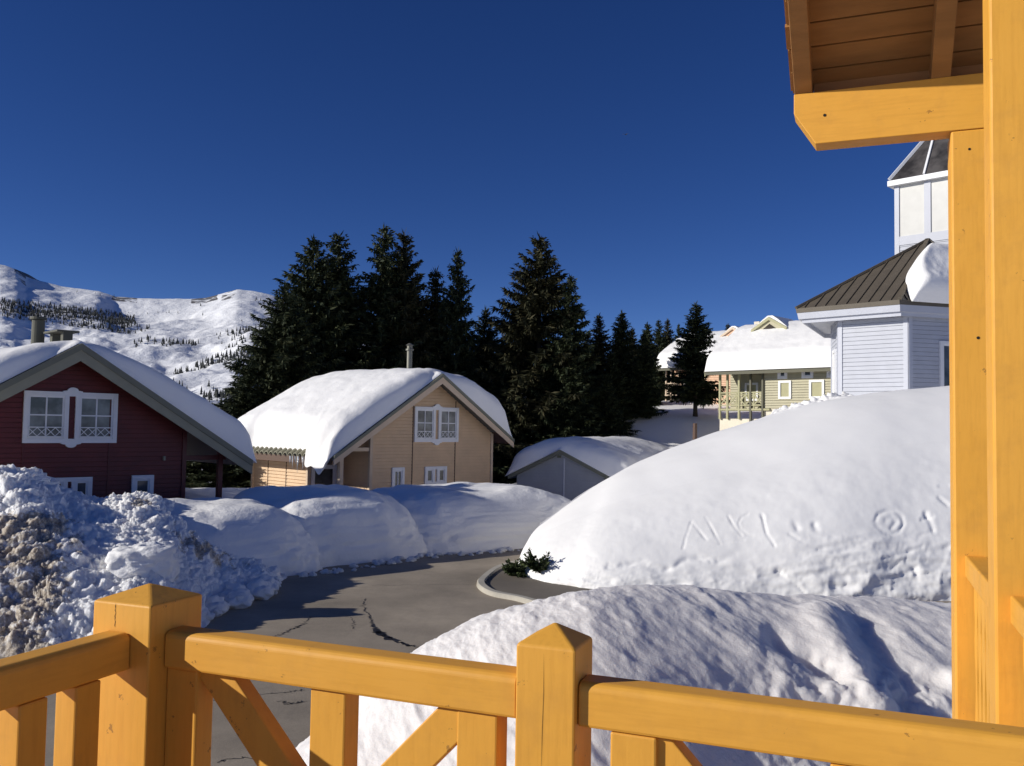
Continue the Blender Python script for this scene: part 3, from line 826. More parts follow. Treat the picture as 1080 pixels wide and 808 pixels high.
plant('A', 512, 325, 63, 2.6, 0.9, 'shorter dark spruce half hidden left of the large broad one', TALL)
plant('D', 445, 318, 64, 4.4, 1.0, 'dark spruce half hidden behind the thin short one', TALL)
plant('C', 632, 332, 63, 0.2, 1.15, 'slender spruce with rounded top, left of the pair above the garage', SMALL)
plant('E', 656, 329, 63, 2.9, 1.15, 'slender pointed spruce, right of the pair above the garage', SMALL)
plant('C', 667, 346, 68, 1.7, 1.1, 'thin spruce tucked behind the pointed one above the garage', SMALL)
plant('E', 683, 341, 74, 4.5, 1.0, 'bushy low spruce just left of the far peach chalet porch', SMALL)
plant('B', 695, 338, 78, 0.8, 0.9, 'distant spruce top behind the bushy low one, leftmost of three', SMALL)
plant('C', 704, 337, 80, 2.2, 1.0, 'distant spruce top behind the bushy low one, middle of three', SMALL)
plant('B', 716, 342, 79, 5.5, 0.8, 'distant spruce top left of the lone spruce, rightmost of three', SMALL)
plant('F', 734, 320, 63, 1.0, 1.25, 'lone pointed spruce with bare trunk base in front of the far peach chalet', SMALL, zb=ground_zs(13, 63) - 0.1)
plant('C', 768, 342, 118, 0.5, 1.0, 'far spruce top showing above the snowy roofs on the right', SMALL)
plant('C', 745, 346, 122, 1.5, 1.2, 'far spruce top just right of the lone spruce', SMALL)
plant('B', 618, 352, 66, 1.2, 1.3, 'dark spruce filling the gap behind the slender round topped one', SMALL)
plant('E', 645, 372, 60, 2.2, 1.5, 'low dense dark spruce between the slender pair above the garage', SMALL)
plant('E', 679, 352, 62.5, 0.6, 1.05, 'full dark spruce left of the lone one, hiding the far peach chalet', SMALL)
plant('E', 672, 378, 62, 3.4, 1.4, 'low dense dark spruce right of the slender pair', SMALL)
plant('E', 536, 350, 60, 3.0, 1.3, 'low spruce in shadow behind the right eave of the peach chalet', TALL)
plant('E', 605, 380, 57, 5.0, 1.3, 'low dark spruce directly behind the garage roof snow', SMALL)
plant('E', 640, 395, 58, 1.4, 1.3, 'low dark spruce behind the right half of the garage roof snow', SMALL)

# fir sprigs sticking out of the snow at the kerb
def sprig(label, c, h, r, seed, n, tilt):
    rng = np.random.default_rng(seed); mb = MB(); root = empty('fir_sprig', c, 0, label, 'shrub', 'green sprigs at the kerb')
    st = MB()
    for _ in range(n):
        az = rng.uniform(0, 6.28); el = rng.uniform(0.1, 1.1)
        d = Vector((math.cos(az) * math.cos(el), math.sin(az) * math.cos(el), math.sin(el))) + Vector(tilt); d.normalize()
        L = r * rng.uniform(0.6, 1.1)
        st.cyl((0, 0, 0), d * L, 0.012, 0.004, 5)
        for s in np.linspace(0.2, 1, 12):
            for sg in (-1, 1, -1, 1):
                sd = d.cross(Vector((0, 0, 1))).normalized() * sg
                tw = (d * 0.6 + sd * 0.8 + Vector(rng.normal(0, .35, 3))).normalized(); l = 0.16 * (1.2 - s * 0.5)
                p = d * L * s; w = tw.cross(Vector(rng.normal(0, 1, 3))).normalized() * 0.022
                mb.add([p, p + tw * l * .5 + w, p + tw * l, p + tw * l * .5 - w], [(0, 1, 2, 3)])
    mb.build('foliage', MT['leafC'], root); st.build('stem', MT['bark'], root)
g = ground_at(536, 611)
sprig('low green fir sprigs on the asphalt beside the kerb end', (g[0] + .25, g[1] + .25, 0.05), .4, .45, 3, 26, (0.1, 0, 0.1))
hill = bpy.data.objects['snow_hill']; hv2 = np.empty(len(hill.data.vertices) * 3); hill.data.vertices.foreach_get('co', hv2); hv2 = hv2.reshape(-1, 3) + np.array(hill.location)
ax_, ay_ = project(hv2); sel_ = hv2[(np.abs(ax_ - 566) < 3) & (np.abs(ay_ - 600) < 4)]
q = sel_[np.argmin(sel_[:, 1])] if len(sel_) else at(565, 600, 25.2)
sprig('dark green fir sprig poking out of the snow hill tip', tuple(q), .6, .62, 9, 20, (-0.2, -0.35, 0.35))

# ----------------------------------------------------------------- siding
def clip_poly(poly, axis, val, keep_ge):
    out = []
    for i in range(len(poly)):
        a, b = poly[i], poly[(i + 1) % len(poly)]
        ina = (a[axis] >= val) if keep_ge else (a[axis] <= val); inb = (b[axis] >= val) if keep_ge else (b[axis] <= val)
        if ina: out.append(a)
        if ina != inb:
            t = (val - a[axis]) / (b[axis] - a[axis]); out.append((a[0] + t * (b[0] - a[0]), a[1] + t * (b[1] - a[1])))
    return out

def clap(mb, poly, fn, board=0.15, lip=0.024, gap=0.028):
    """clapboards over a convex polygon in (u, z) with a recessed joint under each board; fn(u, z, out) -> 3-D point"""
    z0 = min(p[1] for p in poly); z1 = max(p[1] for p in poly); z = z0
    while z < z1 - 1e-4:
        zt = min(z + board, z1); zg = min(z + gap, zt)
        for a_, b_, o0, o1 in ((z, zg, -.03, -.03), (zg, zt, lip, lip * .35)):
            s = clip_poly(clip_poly(poly, 1, a_, True), 1, b_, False)
            if len(s) >= 3 and b_ - a_ > 1e-4:
                mb.add([fn(u, w, o0 + (o1 - o0) * (w - a_) / (b_ - a_)) for u, w in s], [tuple(range(len(s)))])
                for zz_, q0, q1 in ((a_, -.03, lip), (b_, -.03, lip * .35)):
                    if o0 < 0: continue
                    us = [u for u, w in s if abs(w - zz_) < 1e-5]
                    if len(us) >= 2: mb.add([fn(min(us), zz_, q0), fn(max(us), zz_, q0), fn(max(us), zz_, q1), fn(min(us), zz_, q1)], [(0, 1, 2, 3)])
        z = zt

def front(y): return lambda u, z, o: (u, y - o, z)          # faces -y
def rear(y): return lambda u, z, o: (u, y + o, z)
def left(x): return lambda u, z, o: (x - o, u, z)           # faces -x
def rightw(x): return lambda u, z, o: (x + o, u, z)

def window(parent, fn, u0, u1, z0, z1, double=False, lattice=False, ornament=False, shutter=None, arch=False, label=None, wallmat=None, mull=True, name='window'):
    """a framed window on a wall plane fn; glass is its own sub-part"""
    fr = MB(); gl = MB(); la = MB(); w = 0.13
    def bx(mb, a, b, c, d, o0, o1): mb.prism([(a, c), (b, c), (b, d), (a, d)], lambda p, t: fn(p[0], p[1], t), o0, o1)
    segs = [(u0 + w, u1 - w)]
    bx(fr, u0, u0 + w, z0, z1, 0.0, 0.085); bx(fr, u1 - w, u1, z0, z1, 0.0, 0.085)
    bx(fr, u0 + w, u1 - w, z1 - w, z1, 0.0, 0.083); bx(fr, u0 + w, u1 - w, z0, z0 + w, 0.0, 0.083)
    if double:
        m = (u0 + u1) / 2; g = (u1 - u0) * 0.028 + 0.02
        bx(fr, m - g - w, m - g, z0 + w, z1 - w, 0.0, 0.081); bx(fr, m + g, m + g + w, z0 + w, z1 - w, 0.0, 0.081)
        segs = [(u0 + w, m - g - w), (m + g + w, u1 - w)]
    if ornament:
        m = (u0 + u1) / 2
        for zc, sg in ((z1, 1), (z0, -1)):
            pts = [(m - .30, zc - sg * .02), (m - .28, zc + sg * .03), (m - .19, zc + sg * .045)]
            pts += [(m - .16 * math.cos(a), zc + sg * (.045 + .10 * math.sin(a))) for a in np.linspace(0, math.pi, 9)]
            pts += [(m + .19, zc + sg * .045), (m + .28, zc + sg * .03), (m + .30, zc - sg * .02)]
            fr.prism(pts, lambda p, t: fn(p[0], p[1], t), 0.002, 0.092)
    f = fr.build(name, MT['white'], parent)
    if label: f['label'] = label
    for a, b in segs:
        gl = MB(); sash = MB(); la = MB()
        c, d = z0 + w, z1 - w; s = 0.055
        bx(gl, a, b, c, d, -.02, 0.026)
        gl.build('shutter' if shutter else 'glass', shutter or (MT['curtain'] if lattice else MT['glass']), f)
        if shutter: continue
        bx(sash, a, a + s, c, d, 0.024, 0.052); bx(sash, b - s, b, c, d, 0.024, 0.052)
        bx(sash, a + s, b - s, d - s, d, 0.024, 0.050); bx(sash, a + s, b - s, c, c + s, 0.024, 0.050)
        if mull:
            m2 = (a + b) / 2; zm = c + (d - c) * 0.55
            bx(sash, m2 - .022, m2 + .022, c + s, d - s, 0.024, 0.048)
            bx(sash, a + s, m2 - .022, zm - .02, zm + .02, 0.024, 0.046); bx(sash, m2 + .022, b - s, zm - .02, zm + .02, 0.024, 0.046)
        sash.build('sash', MT['white'], f)
        if lattice:
            h = (d - c) * 0.24; l0, l1 = c + .05, c + .05 + h
            bx(la, a, b, l1 - .03, l1, 0.09, 0.12); bx(la, a, b, l0, l0 + .03, 0.09, 0.12)
            n = 4
            for i in range(n):
                x0, x1 = a + (b - a) * i / n, a + (b - a) * (i + 1) / n
                for q0, q1 in (((x0, l0 + .03), (x1, l1 - .03)), ((x0, l1 - .03), (x1, l0 + .03))):
                    th = 0.014
                    la.prism([(q0[0], q0[1] - th), (q1[0], q1[1] - th), (q1[0], q1[1] + th), (q0[0], q0[1] + th)], lambda p, t: fn(p[0], p[1], t), 0.094 if q0[1] < q1[1] else 0.104, 0.102 if q0[1] < q1[1] else 0.112)
            la.build('lattice_panel', MT['white'], f)
    return f

def roof_slab(parent, xl, xr, za, tp, y0, y1, th=0.14, name='roof', mat='tin'):
    mb = MB()
    zl, zr = za - tp * abs(xl), za - tp * xr
    mb.prism([(xl, zl - th), (0, za - th), (xr, zr - th), (xr, zr), (0, za), (xl, zl)], lambda p, t: (p[0], t, p[1]), y0 + .01, y1 - .01)
    return mb.build(name, MT[mat], parent)

def bargeboards(parent, xl, xr, za, tp, y, upper, lower, hu=0.16, hl=0.30, sgn=-1, name='bargeboard'):
    for xe in (xl, xr):
        ze = za - tp * abs(xe)
        mb = MB(); mb.prism([(0, za + .05), (xe, ze + .05), (xe, ze + .05 - hu), (0, za + .05 - hu)], lambda p, t: (p[0], t, p[1]), y, y + sgn * 0.09)
        mb.build('roof_edge', MT[upper], parent)
        mb = MB(); mb.prism([(0, za + .05 - hu), (xe, ze + .05 - hu), (xe, ze + .05 - hu - hl * .85), (0, za + .05 - hu - hl)], lambda p, t: (p[0], t, p[1]), y, y + sgn * 0.05)
        mb.build(name, MT[lower], parent)

def roof_snow(parent, xl, xr, za, tp, y0, y1, T, seed, over=(0.05, 0.3, 0.1, 0.1), rad=0.9, kr=0.5, shrink=None, rad1=None, bvar=0.0, rvar=0.0, drop=None, label=None, ridge_r=1.2, nu=120, nv=150, irregular=0.25, mask=None):
    """thick snow cushion: plan grid over both slopes; over = overhang (xl, xr, y0, y1)"""
    X0, X1, Y0, Y1 = xl - over[0], xr + over[1], y0 - over[2], y1 + over[3]
    # non uniform grid, denser at the rims
    def sp(a, b, n):
        t = np.linspace(0, 1, n); t = 0.5 - 0.5 * np.cos(t * math.pi); t = 0.5 * t + 0.5 * np.linspace(0, 1, n); return a + (b - a) * t
    gx, gy = sp(X0, X1, nu), sp(Y0, Y1, nv)
    A, B = np.meshgrid(gx, gy, indexing='ij'); A = A.ravel(); B = B.ravel(); A0 = A.copy()
    if shrink is not None: A = A + shrink(B) * (X1 - A) / (X1 - X0)
    roofz = za + 0.07 - tp * np.abs(A)
    smooth = za + 0.07 - tp * (np.sqrt(A * A + ridge_r ** 2) - ridge_r * kr)
    Pn = np.stack([A + seed, B, A * 0], 1)
    jag = fbm(Pn * 0.9, 3, seed) * irregular
    def edge(d, r, p=2.4):
        t = np.clip(d / r, 0, 1); return (1 - (1 - t) ** p) ** (1 / p)
    dxl, dxr, dy0, dy1 = (A0 - X0) * 1.0, X1 - A, B - Y0, Y1 - B
    rl = rad * (1 + jag)
    e = edge(dxl, rl * 0.8) * edge(dxr, rl * 0.8) * edge(dy0, rl) * edge(dy1, rl * ((rad1 or rad) / rad))
    tvar = T * (1 + rvar * sstep(0.5, 2.6, A)) * (1 + bvar * (B - y0) / (y1 - y0)) * (1 + 0.13 * fbm(Pn * 0.35, 3, seed + 5)) + 0.02 * fbm(Pn * 2.5, 3, seed + 8)
    topz = np.maximum(smooth - za * 0 + tvar * e, roofz + 0.01 + tvar * e * 0.13)
    topz = roofz + (topz - roofz) * np.clip(e * 1.6, 0, 1)
    topz[e < 1e-4] = roofz[e < 1e-4] + 0.005
    botz = roofz + 0.004
    if drop is not None:
        dz = drop(A, B); topz = topz - dz; botz = botz - dz * 1.0
    # bulge outwards
    top = np.stack([A, B, topz], 1); bot = np.stack([A, B, botz], 1)
    n2 = fbm(top * 1.2, 4, seed + 12)
    top[:, 2] += e * n2 * 0.05
    side = (1 - np.clip(e, 0, 1))
    top[:, 1] -= side * 0.0
    o = grid_obj('roof_snow', top, nu, nv, MT['roofsnow'], parent)
    if o.data.polygons[len(o.data.polygons) // 2].normal.z < 0: o.data.flip_normals()
    # underside closes the cushion
    bm = bmesh.new(); bm.from_mesh(o.data)
    off = len(bm.verts); bm.verts.ensure_lookup_table()
    nb = [bm.verts.new(p) for p in bot]
    for i in range(nu - 1):
        for j in range(nv - 1):
            on_over = (gx[i + 1] <= xl + .3 or gx[i] >= xr - .3 or gy[j + 1] <= y0 + .3 or gy[j] >= y1 - .3)
            if on_over:
                f = bm.faces.new([nb[i * nv + j], nb[i * nv + j + 1], nb[(i + 1) * nv + j + 1], nb[(i + 1) * nv + j]]); f.smooth = True
    bm.verts.ensure_lookup_table()
    rim = [(i, 0) for i in range(nu)] + [(nu - 1, j) for j in range(1, nv)] + [(i, nv - 1) for i in range(nu - 2, -1, -1)] + [(0, j) for j in range(nv - 2, 0, -1)]
    for k in range(len(rim)):
        a, b = rim[k], rim[(k + 1) % len(rim)]
        va, vb = bm.verts[a[0] * nv + a[1]], bm.verts[b[0] * nv + b[1]]
        f = bm.faces.new([va, vb, nb[b[0] * nv + b[1]], nb[a[0] * nv + a[1]]]); f.smooth = True
    bmesh.ops.delete(bm, geom=[v for v in bm.verts if not v.link_faces], context='VERTS')
    bmesh.ops.recalc_face_normals(bm, faces=bm.faces)
    bm.to_mesh(o.data); bm.free()
    if label: o['label'] = label
    return o

def icicles(parent, pts, seed):
    rng = random.Random(seed)
    for p in pts:
        mb = MB(); l = rng.uniform(0.2, 0.75); r = rng.uniform(0.018, 0.035)
        mb.cyl((p[0], p[1], p[2] + .05), (p[0] + rng.uniform(-.02, .02), p[1], p[2] - l), r, 0.003, 7)
        mb.build('icicle', MT['ice'], parent, smooth=True)

# ----------------------------------------------------------------- red chalet
T45 = R(45)
def red_chalet():
    r = empty('chalet', (-13.162, 26.9, 0), T45, 'dark red clapboard chalet with white double windows, behind the dirty snow heap', 'chalet', 'gabled wooden chalets')
    za, tp, xl, xr = 6.46, 0.625, -4.6, 5.82; wl, wr, yw, yb, xp = -3.7, 3.68, 0.7, 8.2, 5.01
    w = MB(); zt = za - 0.16; zz = lambda x: zt - tp * abs(x)
    clap(w, [(wl, -.3), (wr, -.3), (wr, zz(wr)), (0, zt), (wl, zz(wl))], front(yw))
    clap(w, [(wl, -.3), (wr, -.3), (wr, zz(wr)), (0, zt), (wl, zz(wl))], rear(yb))
    clap(w, [(yw, -.3), (yb, -.3), (yb, zz(wr)), (yw, zz(wr))], rightw(wr)); clap(w, [(yw, -.3), (yb, -.3), (yb, zz(wl)), (yw, zz(wl))], left(wl))
    w.build('wall', MT['red'], r)
    for x in (wl, wr):
        t = MB(); t.box(x - .07, x + .07, yw - .06, yw + .08, -.3, zz(abs(x)) - .03); t.build('corner_board', MT['redtrim'], r)
    for x in (-1.30, 1.20):
        mb = MB(); mb.box(x - .018, x + .018, yw - .034, yw - .002, -.3, zz(x) - .05); mb.build('batten', MT['redtrim'], r)
    roof_slab(r, xl, xr, za, tp, 0, yb + .8)
    bargeboards(r, xl, xr, za, tp, 0, 'barge', 'barge2', 0.20, 0.34)
    roof_snow(r, xl, xr, za, tp, 0, yb + .8, 0.98, 17, over=(0.3, 0.22, 0.0, 0.2), rad=0.75, ridge_r=2.0, kr=0.30, label='grey white snow blanket on the red chalet roof')
    window(r, front(yw), -1.33, 1.41, 3.46, 5.03, True, True, True, label='wide white double window with lattice panels')
    window(r, front(yw), -0.62, 0.72, 1.45, 2.40, True, label='small white double window near the ground', mull=False)
    window(r, front(yw), 1.95, 2.66, 0.4, 2.41, label='narrow white ground floor window', mull=False)
    window(r, rightw(wr), 1.5, 2.3, 0.2, 2.3, mull=False, name='door')
    # open porch under the long right slope
    mb = MB()
    for y in (0.75, 4.3, 8.1): 
        p = MB(); p.box(xp - .08, xp + .08, y - .08, y + .08, 0, za - .16 - tp * xp); p.build('porch_post', MT['redtrim'], r)
    p = MB(); p.bar((wr + .1, yw + .05, 2.95), (xp + .2, yw + .05, 2.95), .09, .16); p.build('porch_beam', MT['redtrim'], r)
    s = MB(); s.prism([(wr + .08, za - .17 - tp * (wr + .08)), (xr - .05, za - .17 - tp * (xr - .05)), (xr - .05, za - .20 - tp * (xr - .05)), (wr + .08, za - .20 - tp * (wr + .08))], lambda q, t: (q[0], t, q[1]), .05, yb + .7)
    s.build('porch_ceiling', MT['brownwood'], r)
    # chimney and a flat vent on the ridge
    c = MB(); c.cyl((0.1, 4.4, za - .3), (0.1, 4.4, 7.55), .21, .20, 18); ch = c.build('chimney', MT['stove'], r)
    c = MB(); c.cyl((0.1, 4.4, 7.57), (0.1, 4.4, 7.66), .27, .25, 18); c.build('chimney_cap', MT['stove'], ch)
    v = MB(); v.box(.15, .85, 2.65, 4.0, 7.07, 7.13); ve = v.build('roof_vent', MT['stove'], r)
    for y in (2.8, 3.85):
        v = MB(); v.box(.35, .65, y - .12, y + .12, za - .4, 7.068); v.build('vent_leg', MT['stove'], ve)
    v = MB(); v.box(2.95, 3.02, yw - .10, yw - .02, 2.88, 3.02); v.build('wall_lamp', MT['barge2'], r)
    return r
red_chalet()

# ----------------------------------------------------------------- peach chalet
def peach_chalet():
    r = empty('chalet', (-3.174, 40.1, 0), T45, 'peach clapboard chalet with thick roof snow and recessed corner porch, before the tall spruces', 'chalet', 'gabled wooden chalets')
    za, tp, xl, xr = 6.48, 0.638, -5.72, 4.64; wl, wr, wa, yw, yb = -3.35, 3.83, -4.85, 0.7, 8.0
    zt = za - .16; zz = lambda x: zt - tp * abs(x)
    w = MB()
    g_ = [(wl, -.3), (wr, -.3), (wr, zz(wr)), (0, zt), (wl, zz(wl))]
    clap(w, g_, front(yw)); 
    clap(w, [(wa, -.3), (wr, -.3), (wr, zz(wr)), (0, zt), (wa, zz(wa))], rear(yb))
    clap(w, [(yw, -.3), (3.2, -.3), (3.2, zz(wl)), (yw, zz(wl))], left(wl))
    clap(w, [(wa, -.3), (wl, -.3), (wl, zz(wl)), (wa, zz(wa))], front(3.2))
    clap(w, [(3.2, -.3), (yb, -.3), (yb, zz(wa)), (3.2, zz(wa))], left(wa))
    clap(w, [(yw, -.3), (yb, -.3), (yb, zz(wr)), (yw, zz(wr))], rightw(wr))
    w.build('wall', MT['cream'], r)
    for x, y in ((wl, yw), (wr, yw), (wa, 3.2), (wa, yb)):
        t = MB(); t.box(x - .07, x + .07, y - .06, y + .08, -.3, zz(abs(x)) - .05); t.build('corner_board', MT['creamtrim'], r)
    for x in (-1.08, 1.46):
        mb = MB(); mb.box(x - .018, x + .018, yw - .036, yw - .002, -.3, zz(x) - .05); mb.build('batten', MT['brownwood'], r)
    for y in (5.0, 6.6):
        mb = MB(); mb.box(wa - .034, wa - .002, y - .018, y + .018, -.3, zz(wa) - .03); mb.build('batten', MT['brownwood'], r)
    p = MB(); p.box(wa - .09, wa + .09, yw - .05, yw + .13, -.3, zz(wa) - .02); p.build('porch_post', MT['creamtrim'], r)
    p = MB(); p.bar((wa + .1, yw + .04, zz(wa) - .12), (wl - .08, yw + .04, zz(wa) - .12), .09, .16); p.build('porch_beam', MT['creamtrim'], r)
    l = MB(); l.box(wa + .12, wa + .26, yw - .06, yw + .06, zz(wa) - .36, zz(wa) - .205); l.build('porch_lamp', MT['white'], r)
    roof_slab(r, xl, xr, za, tp, 0, yb + .6)
    bargeboards(r, xl, xr, za, tp, 0, 'barge', 'creamtrim', 0.15, 0.30)
    s = MB(); 
    for xe, xw in ((xl, wa), (xr, wr)):
        s.prism([(xe * .99, za - .15 - tp * abs(xe)), (xw, za - .15 - tp * abs(xw)), (xw, za - .18 - tp * abs(xw)), (xe * .99, za - .18 - tp * abs(xe))], lambda q, t: (q[0], t, q[1]), .05, yb + .5)
    s.build('soffit', MT['brownwood'], r)
    # wavy tile ends along the left eave
    e = MB()
    for i in range(20):
        y = .3 + i * .40
        pts = [(y + .19 * math.cos(a), .16 * math.sin(a)) for a in np.linspace(0, math.pi, 9)] + [(y - .145 * math.cos(a), .115 * math.sin(a)) for a in np.linspace(0, math.pi, 9)]
        e.prism(pts, lambda q, t: (t, q[0], za - tp * abs(t) + .03 + q[1]), xl - .13, xl + .45)
    e.build('eave_tiles', MT['tile'], r)
    f = MB(); f.box(xl - .02, xl + .04, .1, yb + .5, za - .33 - tp * abs(xl), za - .03 - tp * abs(xl)); f.build('fascia', MT['brownwood'], r)
    # thick cushion; a heavy lobe droops over the eave beside the porch, set back further along
    def drop(A, B):
        lobe = np.exp(-((B - 0.95) / 0.75) ** 4)
        return lobe * (0.60 + 0.25 * np.sin(B * 4.1)) * (1 - sstep(xl - .7, xl + 0.9, A))
    roof_snow(r, xl, xr, za, tp, 0, yb + .6, 1.10, 23, over=(0.30, 0.03, 0.0, 0.45), rad=1.05, ridge_r=2.0, kr=0.27, bvar=0.18, rvar=0.45, drop=drop, shrink=lambda B: 0.42 * sstep(1.6, 2.2, B) * (1 - sstep(6.6, 7.4, B)), label='thick white snow cushion drooping over the peach chalet eave', nu=140, nv=150)
    window(r, front(yw), -1.02, 1.61, 3.42, 5.02, True, True, True, label='wide white double window with lattice panels')
    window(r, front(yw), -0.36, 0.94, 1.48, 2.30, True, label='small white double window near the ground', mull=False)
    window(r, front(yw), -2.22, -1.54, 0.2, 2.30, label='narrow white glazed door', name='door')
    window(r, front(3.2), -4.72, -3.42, 0.5, 2.35, mull=False, label='white framed dark window in the recessed porch')
    c = MB(); c.cyl((0, 2.4, za - .2), (0, 2.4, 7.95), .13, .13, 16); ch = c.build('chimney', MT['pipe'], r)
    c = MB(); c.cyl((0, 2.4, 7.7), (0, 2.4, 7.78), .19, .19, 16); c.cyl((0, 2.4, 7.95), (0, 2.4, 8.05), .20, .06, 16); c.build('chimney_cap', MT['pipe'], ch)
    icicles(r, [(xl - .1 + .03 * (i % 3), 1.9 + i * .17 + .05 * (i % 2), 2.72) for i in range(9)], 3)
    return r
peach_chalet()

# ----------------------------------------------------------------- grey garage
def garage():
    r = empty('garage', (2.371, 42.5, 0), R(-21.5), 'low pale grey garage under a smooth dome of snow, right of the peach chalet', 'garage')
    za, tp = 3.06, 0.49; xl, xr = -2.66, 2.38; y1 = 14.0
    w = MB(); zt = za - .12; zz = lambda x: zt - tp * abs(x)
    clap(w, [(-2.3, -.3), (2.1, -.3), (2.1, zz(2.1)), (0, zt), (-2.3, zz(2.3))], front(.25)); clap(w, [(-2.3, -.3), (2.1, -.3), (2.1, zz(2.1)), (0, zt), (-2.3, zz(2.3))], rear(y1 - .3))
    clap(w, [(.25, -.3), (y1 - .3, -.3), (y1 - .3, zz(2.3)), (.25, zz(2.3))], left(-2.3)); clap(w, [(.25, -.3), (y1 - .3, -.3), (y1 - .3, zz(2.1)), (.25, zz(2.1))], rightw(2.1))
    w.build('wall', MT['grey'], r)
    b = MB(); b.box(.1, .16, .2, .24, 0, 2.7); b.build('batten', MT['bluetrim'], r)
    b = MB(); b.box(-.22, -.02, .19, .24, 2.72, 2.82); b.build('gable_vent', MT['barge'], r)
    roof_slab(r, xl, xr, za, tp, 0, y1, 0.12)
    bargeboards(r, xl, xr, za, tp, 0, 'barge', 'barge', 0.07, 0.12)
    roof_snow(r, xl, xr, za, tp, 0, y1, 1.05, 37, over=(.15, 1.3, .1, 1.0), rad=1.4, ridge_r=2.2, kr=0.5, label='smooth domed snow on the garage roof')
garage()

# ----------------------------------------------------------------- olive chalet and the peach one behind it
def lodge(name, loc, label, wall, trim, porch, seed, yfar, ynear, T, detail=True, group='gabled wooden chalets'):
    """long side faces -x; far (left in the photo) end at y = yfar; z is measured from the balcony floor"""
    r = empty(name, loc, T45, label, 'chalet', group)
    xe, xw, xr, tp = 0.0, 0.8, 4.6, 0.63; ze = 2.25; za = ze + tp * xr
    # work in a frame whose ridge is at x = 0
    o = bpy.data.objects.new
    L0 = xe - xr
    w = MB(); y0, y1 = ynear + .6, yfar - .5; xin = xw + 1.3
    c = lambda x: x - xr
    zw = lambda x: za - .15 - tp * abs(c(x))
    pe = -3.0                        # porch runs from pe to y1
    clap(w, [(y0, 0), (pe, 0), (pe, zw(xw)), (y0, zw(xw))], left(c(xw)))
    clap(w, [(c(xw), 0), (c(xin), 0), (c(xin), zw(xin)), (c(xw), zw(xw))], rear(pe))
    clap(w, [(pe, 0), (y1, 0), (y1, zw(xin)), (pe, zw(xin))], left(c(xin)))
    hx = 3.8
    clap(w, [(c(xin), 0), (hx, 0), (hx, za - .15 - tp * hx), (0, za - .15), (c(xin), zw(xin))], rear(y1))
    clap(w, [(c(xw), 0), (hx, 0), (hx, za - .15 - tp * hx), (0, za - .15), (c(xw), zw(xw))], front(y0))
    clap(w, [(y0, 0), (y1, 0), (y1, za - .15 - tp * hx), (y0, za - .15 - tp * hx)], rightw(hx))
    w.build('wall', MT[wall], r)
    p = MB(); p.box(c(xw) + .03, hx - .02, y0 + .03, pe + .02, -4.5, -.005); p.box(c(xw) + .03, hx - .02, pe + .02, y1 - .02, -4.5, -.62); p.build('plinth', MT['plinth'] if detail else MT['peach'], r)
    f = MB(); f.box(c(xw) - .12, c(xin), pe - .4, y1, -.12, -.004); f.build('balcony_floor', MT[trim], r)
    roof_slab(r, c(xe), 4.7, za, tp, ynear, yfar)
    fb = MB(); fb.box(c(xe) - .03, c(xe) + .03, ynear, yfar, ze - .22, ze - .02); fb.build('fascia', MT['olived'], r)
    fb = MB(); fb.prism([(c(xe) + .04, ze - .16), (c(xin), zw(xin) + .03), (c(xin), zw(xin)), (c(xe) + .04, ze - .19)], lambda q, t: (q[0], t, q[1]), pe, yfar - .1); fb.build('soffit', MT['olived'], r)
    bargeboards(r, c(xe), 4.7, za, tp, yfar, porch, trim, .14, .24, sgn=1)
    roof_snow(r, c(xe), 4.7, za, tp, ynear, yfar, T * .9, seed, over=(.12, .2, .1, .0), rad=.7, rad1=.3, ridge_r=1.2, kr=0.4, label='thick white snow on the %s chalet roof' % ('olive' if detail else 'far peach'))
    # posts
    for y, m_ in ((y1 - .1, trim), (y1 - .62, trim), (y1 - 1.42, trim), (-2.15, porch), (-2.95, porch)):
        b = MB(); b.box(c(xw) - .13, c(xw) - .01, y - .06, y + .06, -.65 if m_ == trim else -1.3, zw(xw) + .0); b.build('porch_post', MT[m_], r)
    # balcony railing with crossed panels
    rl = MB(); ya, yb_ = y1 - .1, -2.95; x = c(xw) - .07
    rl.box(x - .035, x + .035, yb_, ya, .92, 1.0); rl.box(x - .03, x + .03, yb_, ya, .16, .23); rl.box(x - .03, x + .03, yb_, ya, .80, .85)
    n = 5
    for i in range(n):
        u0, u1 = yb_ + (ya - yb_) * i / n, yb_ + (ya - yb_) * (i + 1) / n
        rl.bar((x - .004, u0 + .03, .23), (x - .004, u1 - .03, .80), .04, .07); rl.bar((x + .004, u0 + .03, .80), (x + .004, u1 - .03, .23), .04, .07)
        rl.box(x - .025, x + .025, u0 - .03, u0 + .03, .0, .92)
    rl.build('balcony_railing', MT[trim], r)
    sh = MT[trim]
    if detail:
        for a, b in ((-4.75, -3.95), (-6.75, -5.85), (-8.9, -8.0)):
            window(r, left(c(xw)), a, b, .55, 1.62, shutter=MT['greentrim'], label='small white framed window with olive shutter')
        for a, b in ((-4.5, -3.9), (-6.1, -5.4), (-7.6, -6.9)):
            window(r, left(c(xw)), a, b, 1.72, 2.3, mull=False, label='small white window under the eave')
    window(r, left(c(xin)), -1.9, -1.0, .5, 1.62, shutter=sh, label='white framed porch window with olive shutter' if detail else None)
    # little gabled dormer on the long slope
    d = empty('dormer', (0, 0, 0)); d.parent = r
    for k in list(d.keys()): del d[k]
    yc, xd, hz, hw = -2.3 if detail else -5.4, -1.9, za - .95, 1.0
    zb = za + .45
    m = MB(); m.prism([(yc - hw, zb - .75), (yc, zb), (yc + hw, zb - .75)], lambda q, t: (t, q[0], q[1]), xd, 0.0); m.build('dormer_wall', MT[wall], d)
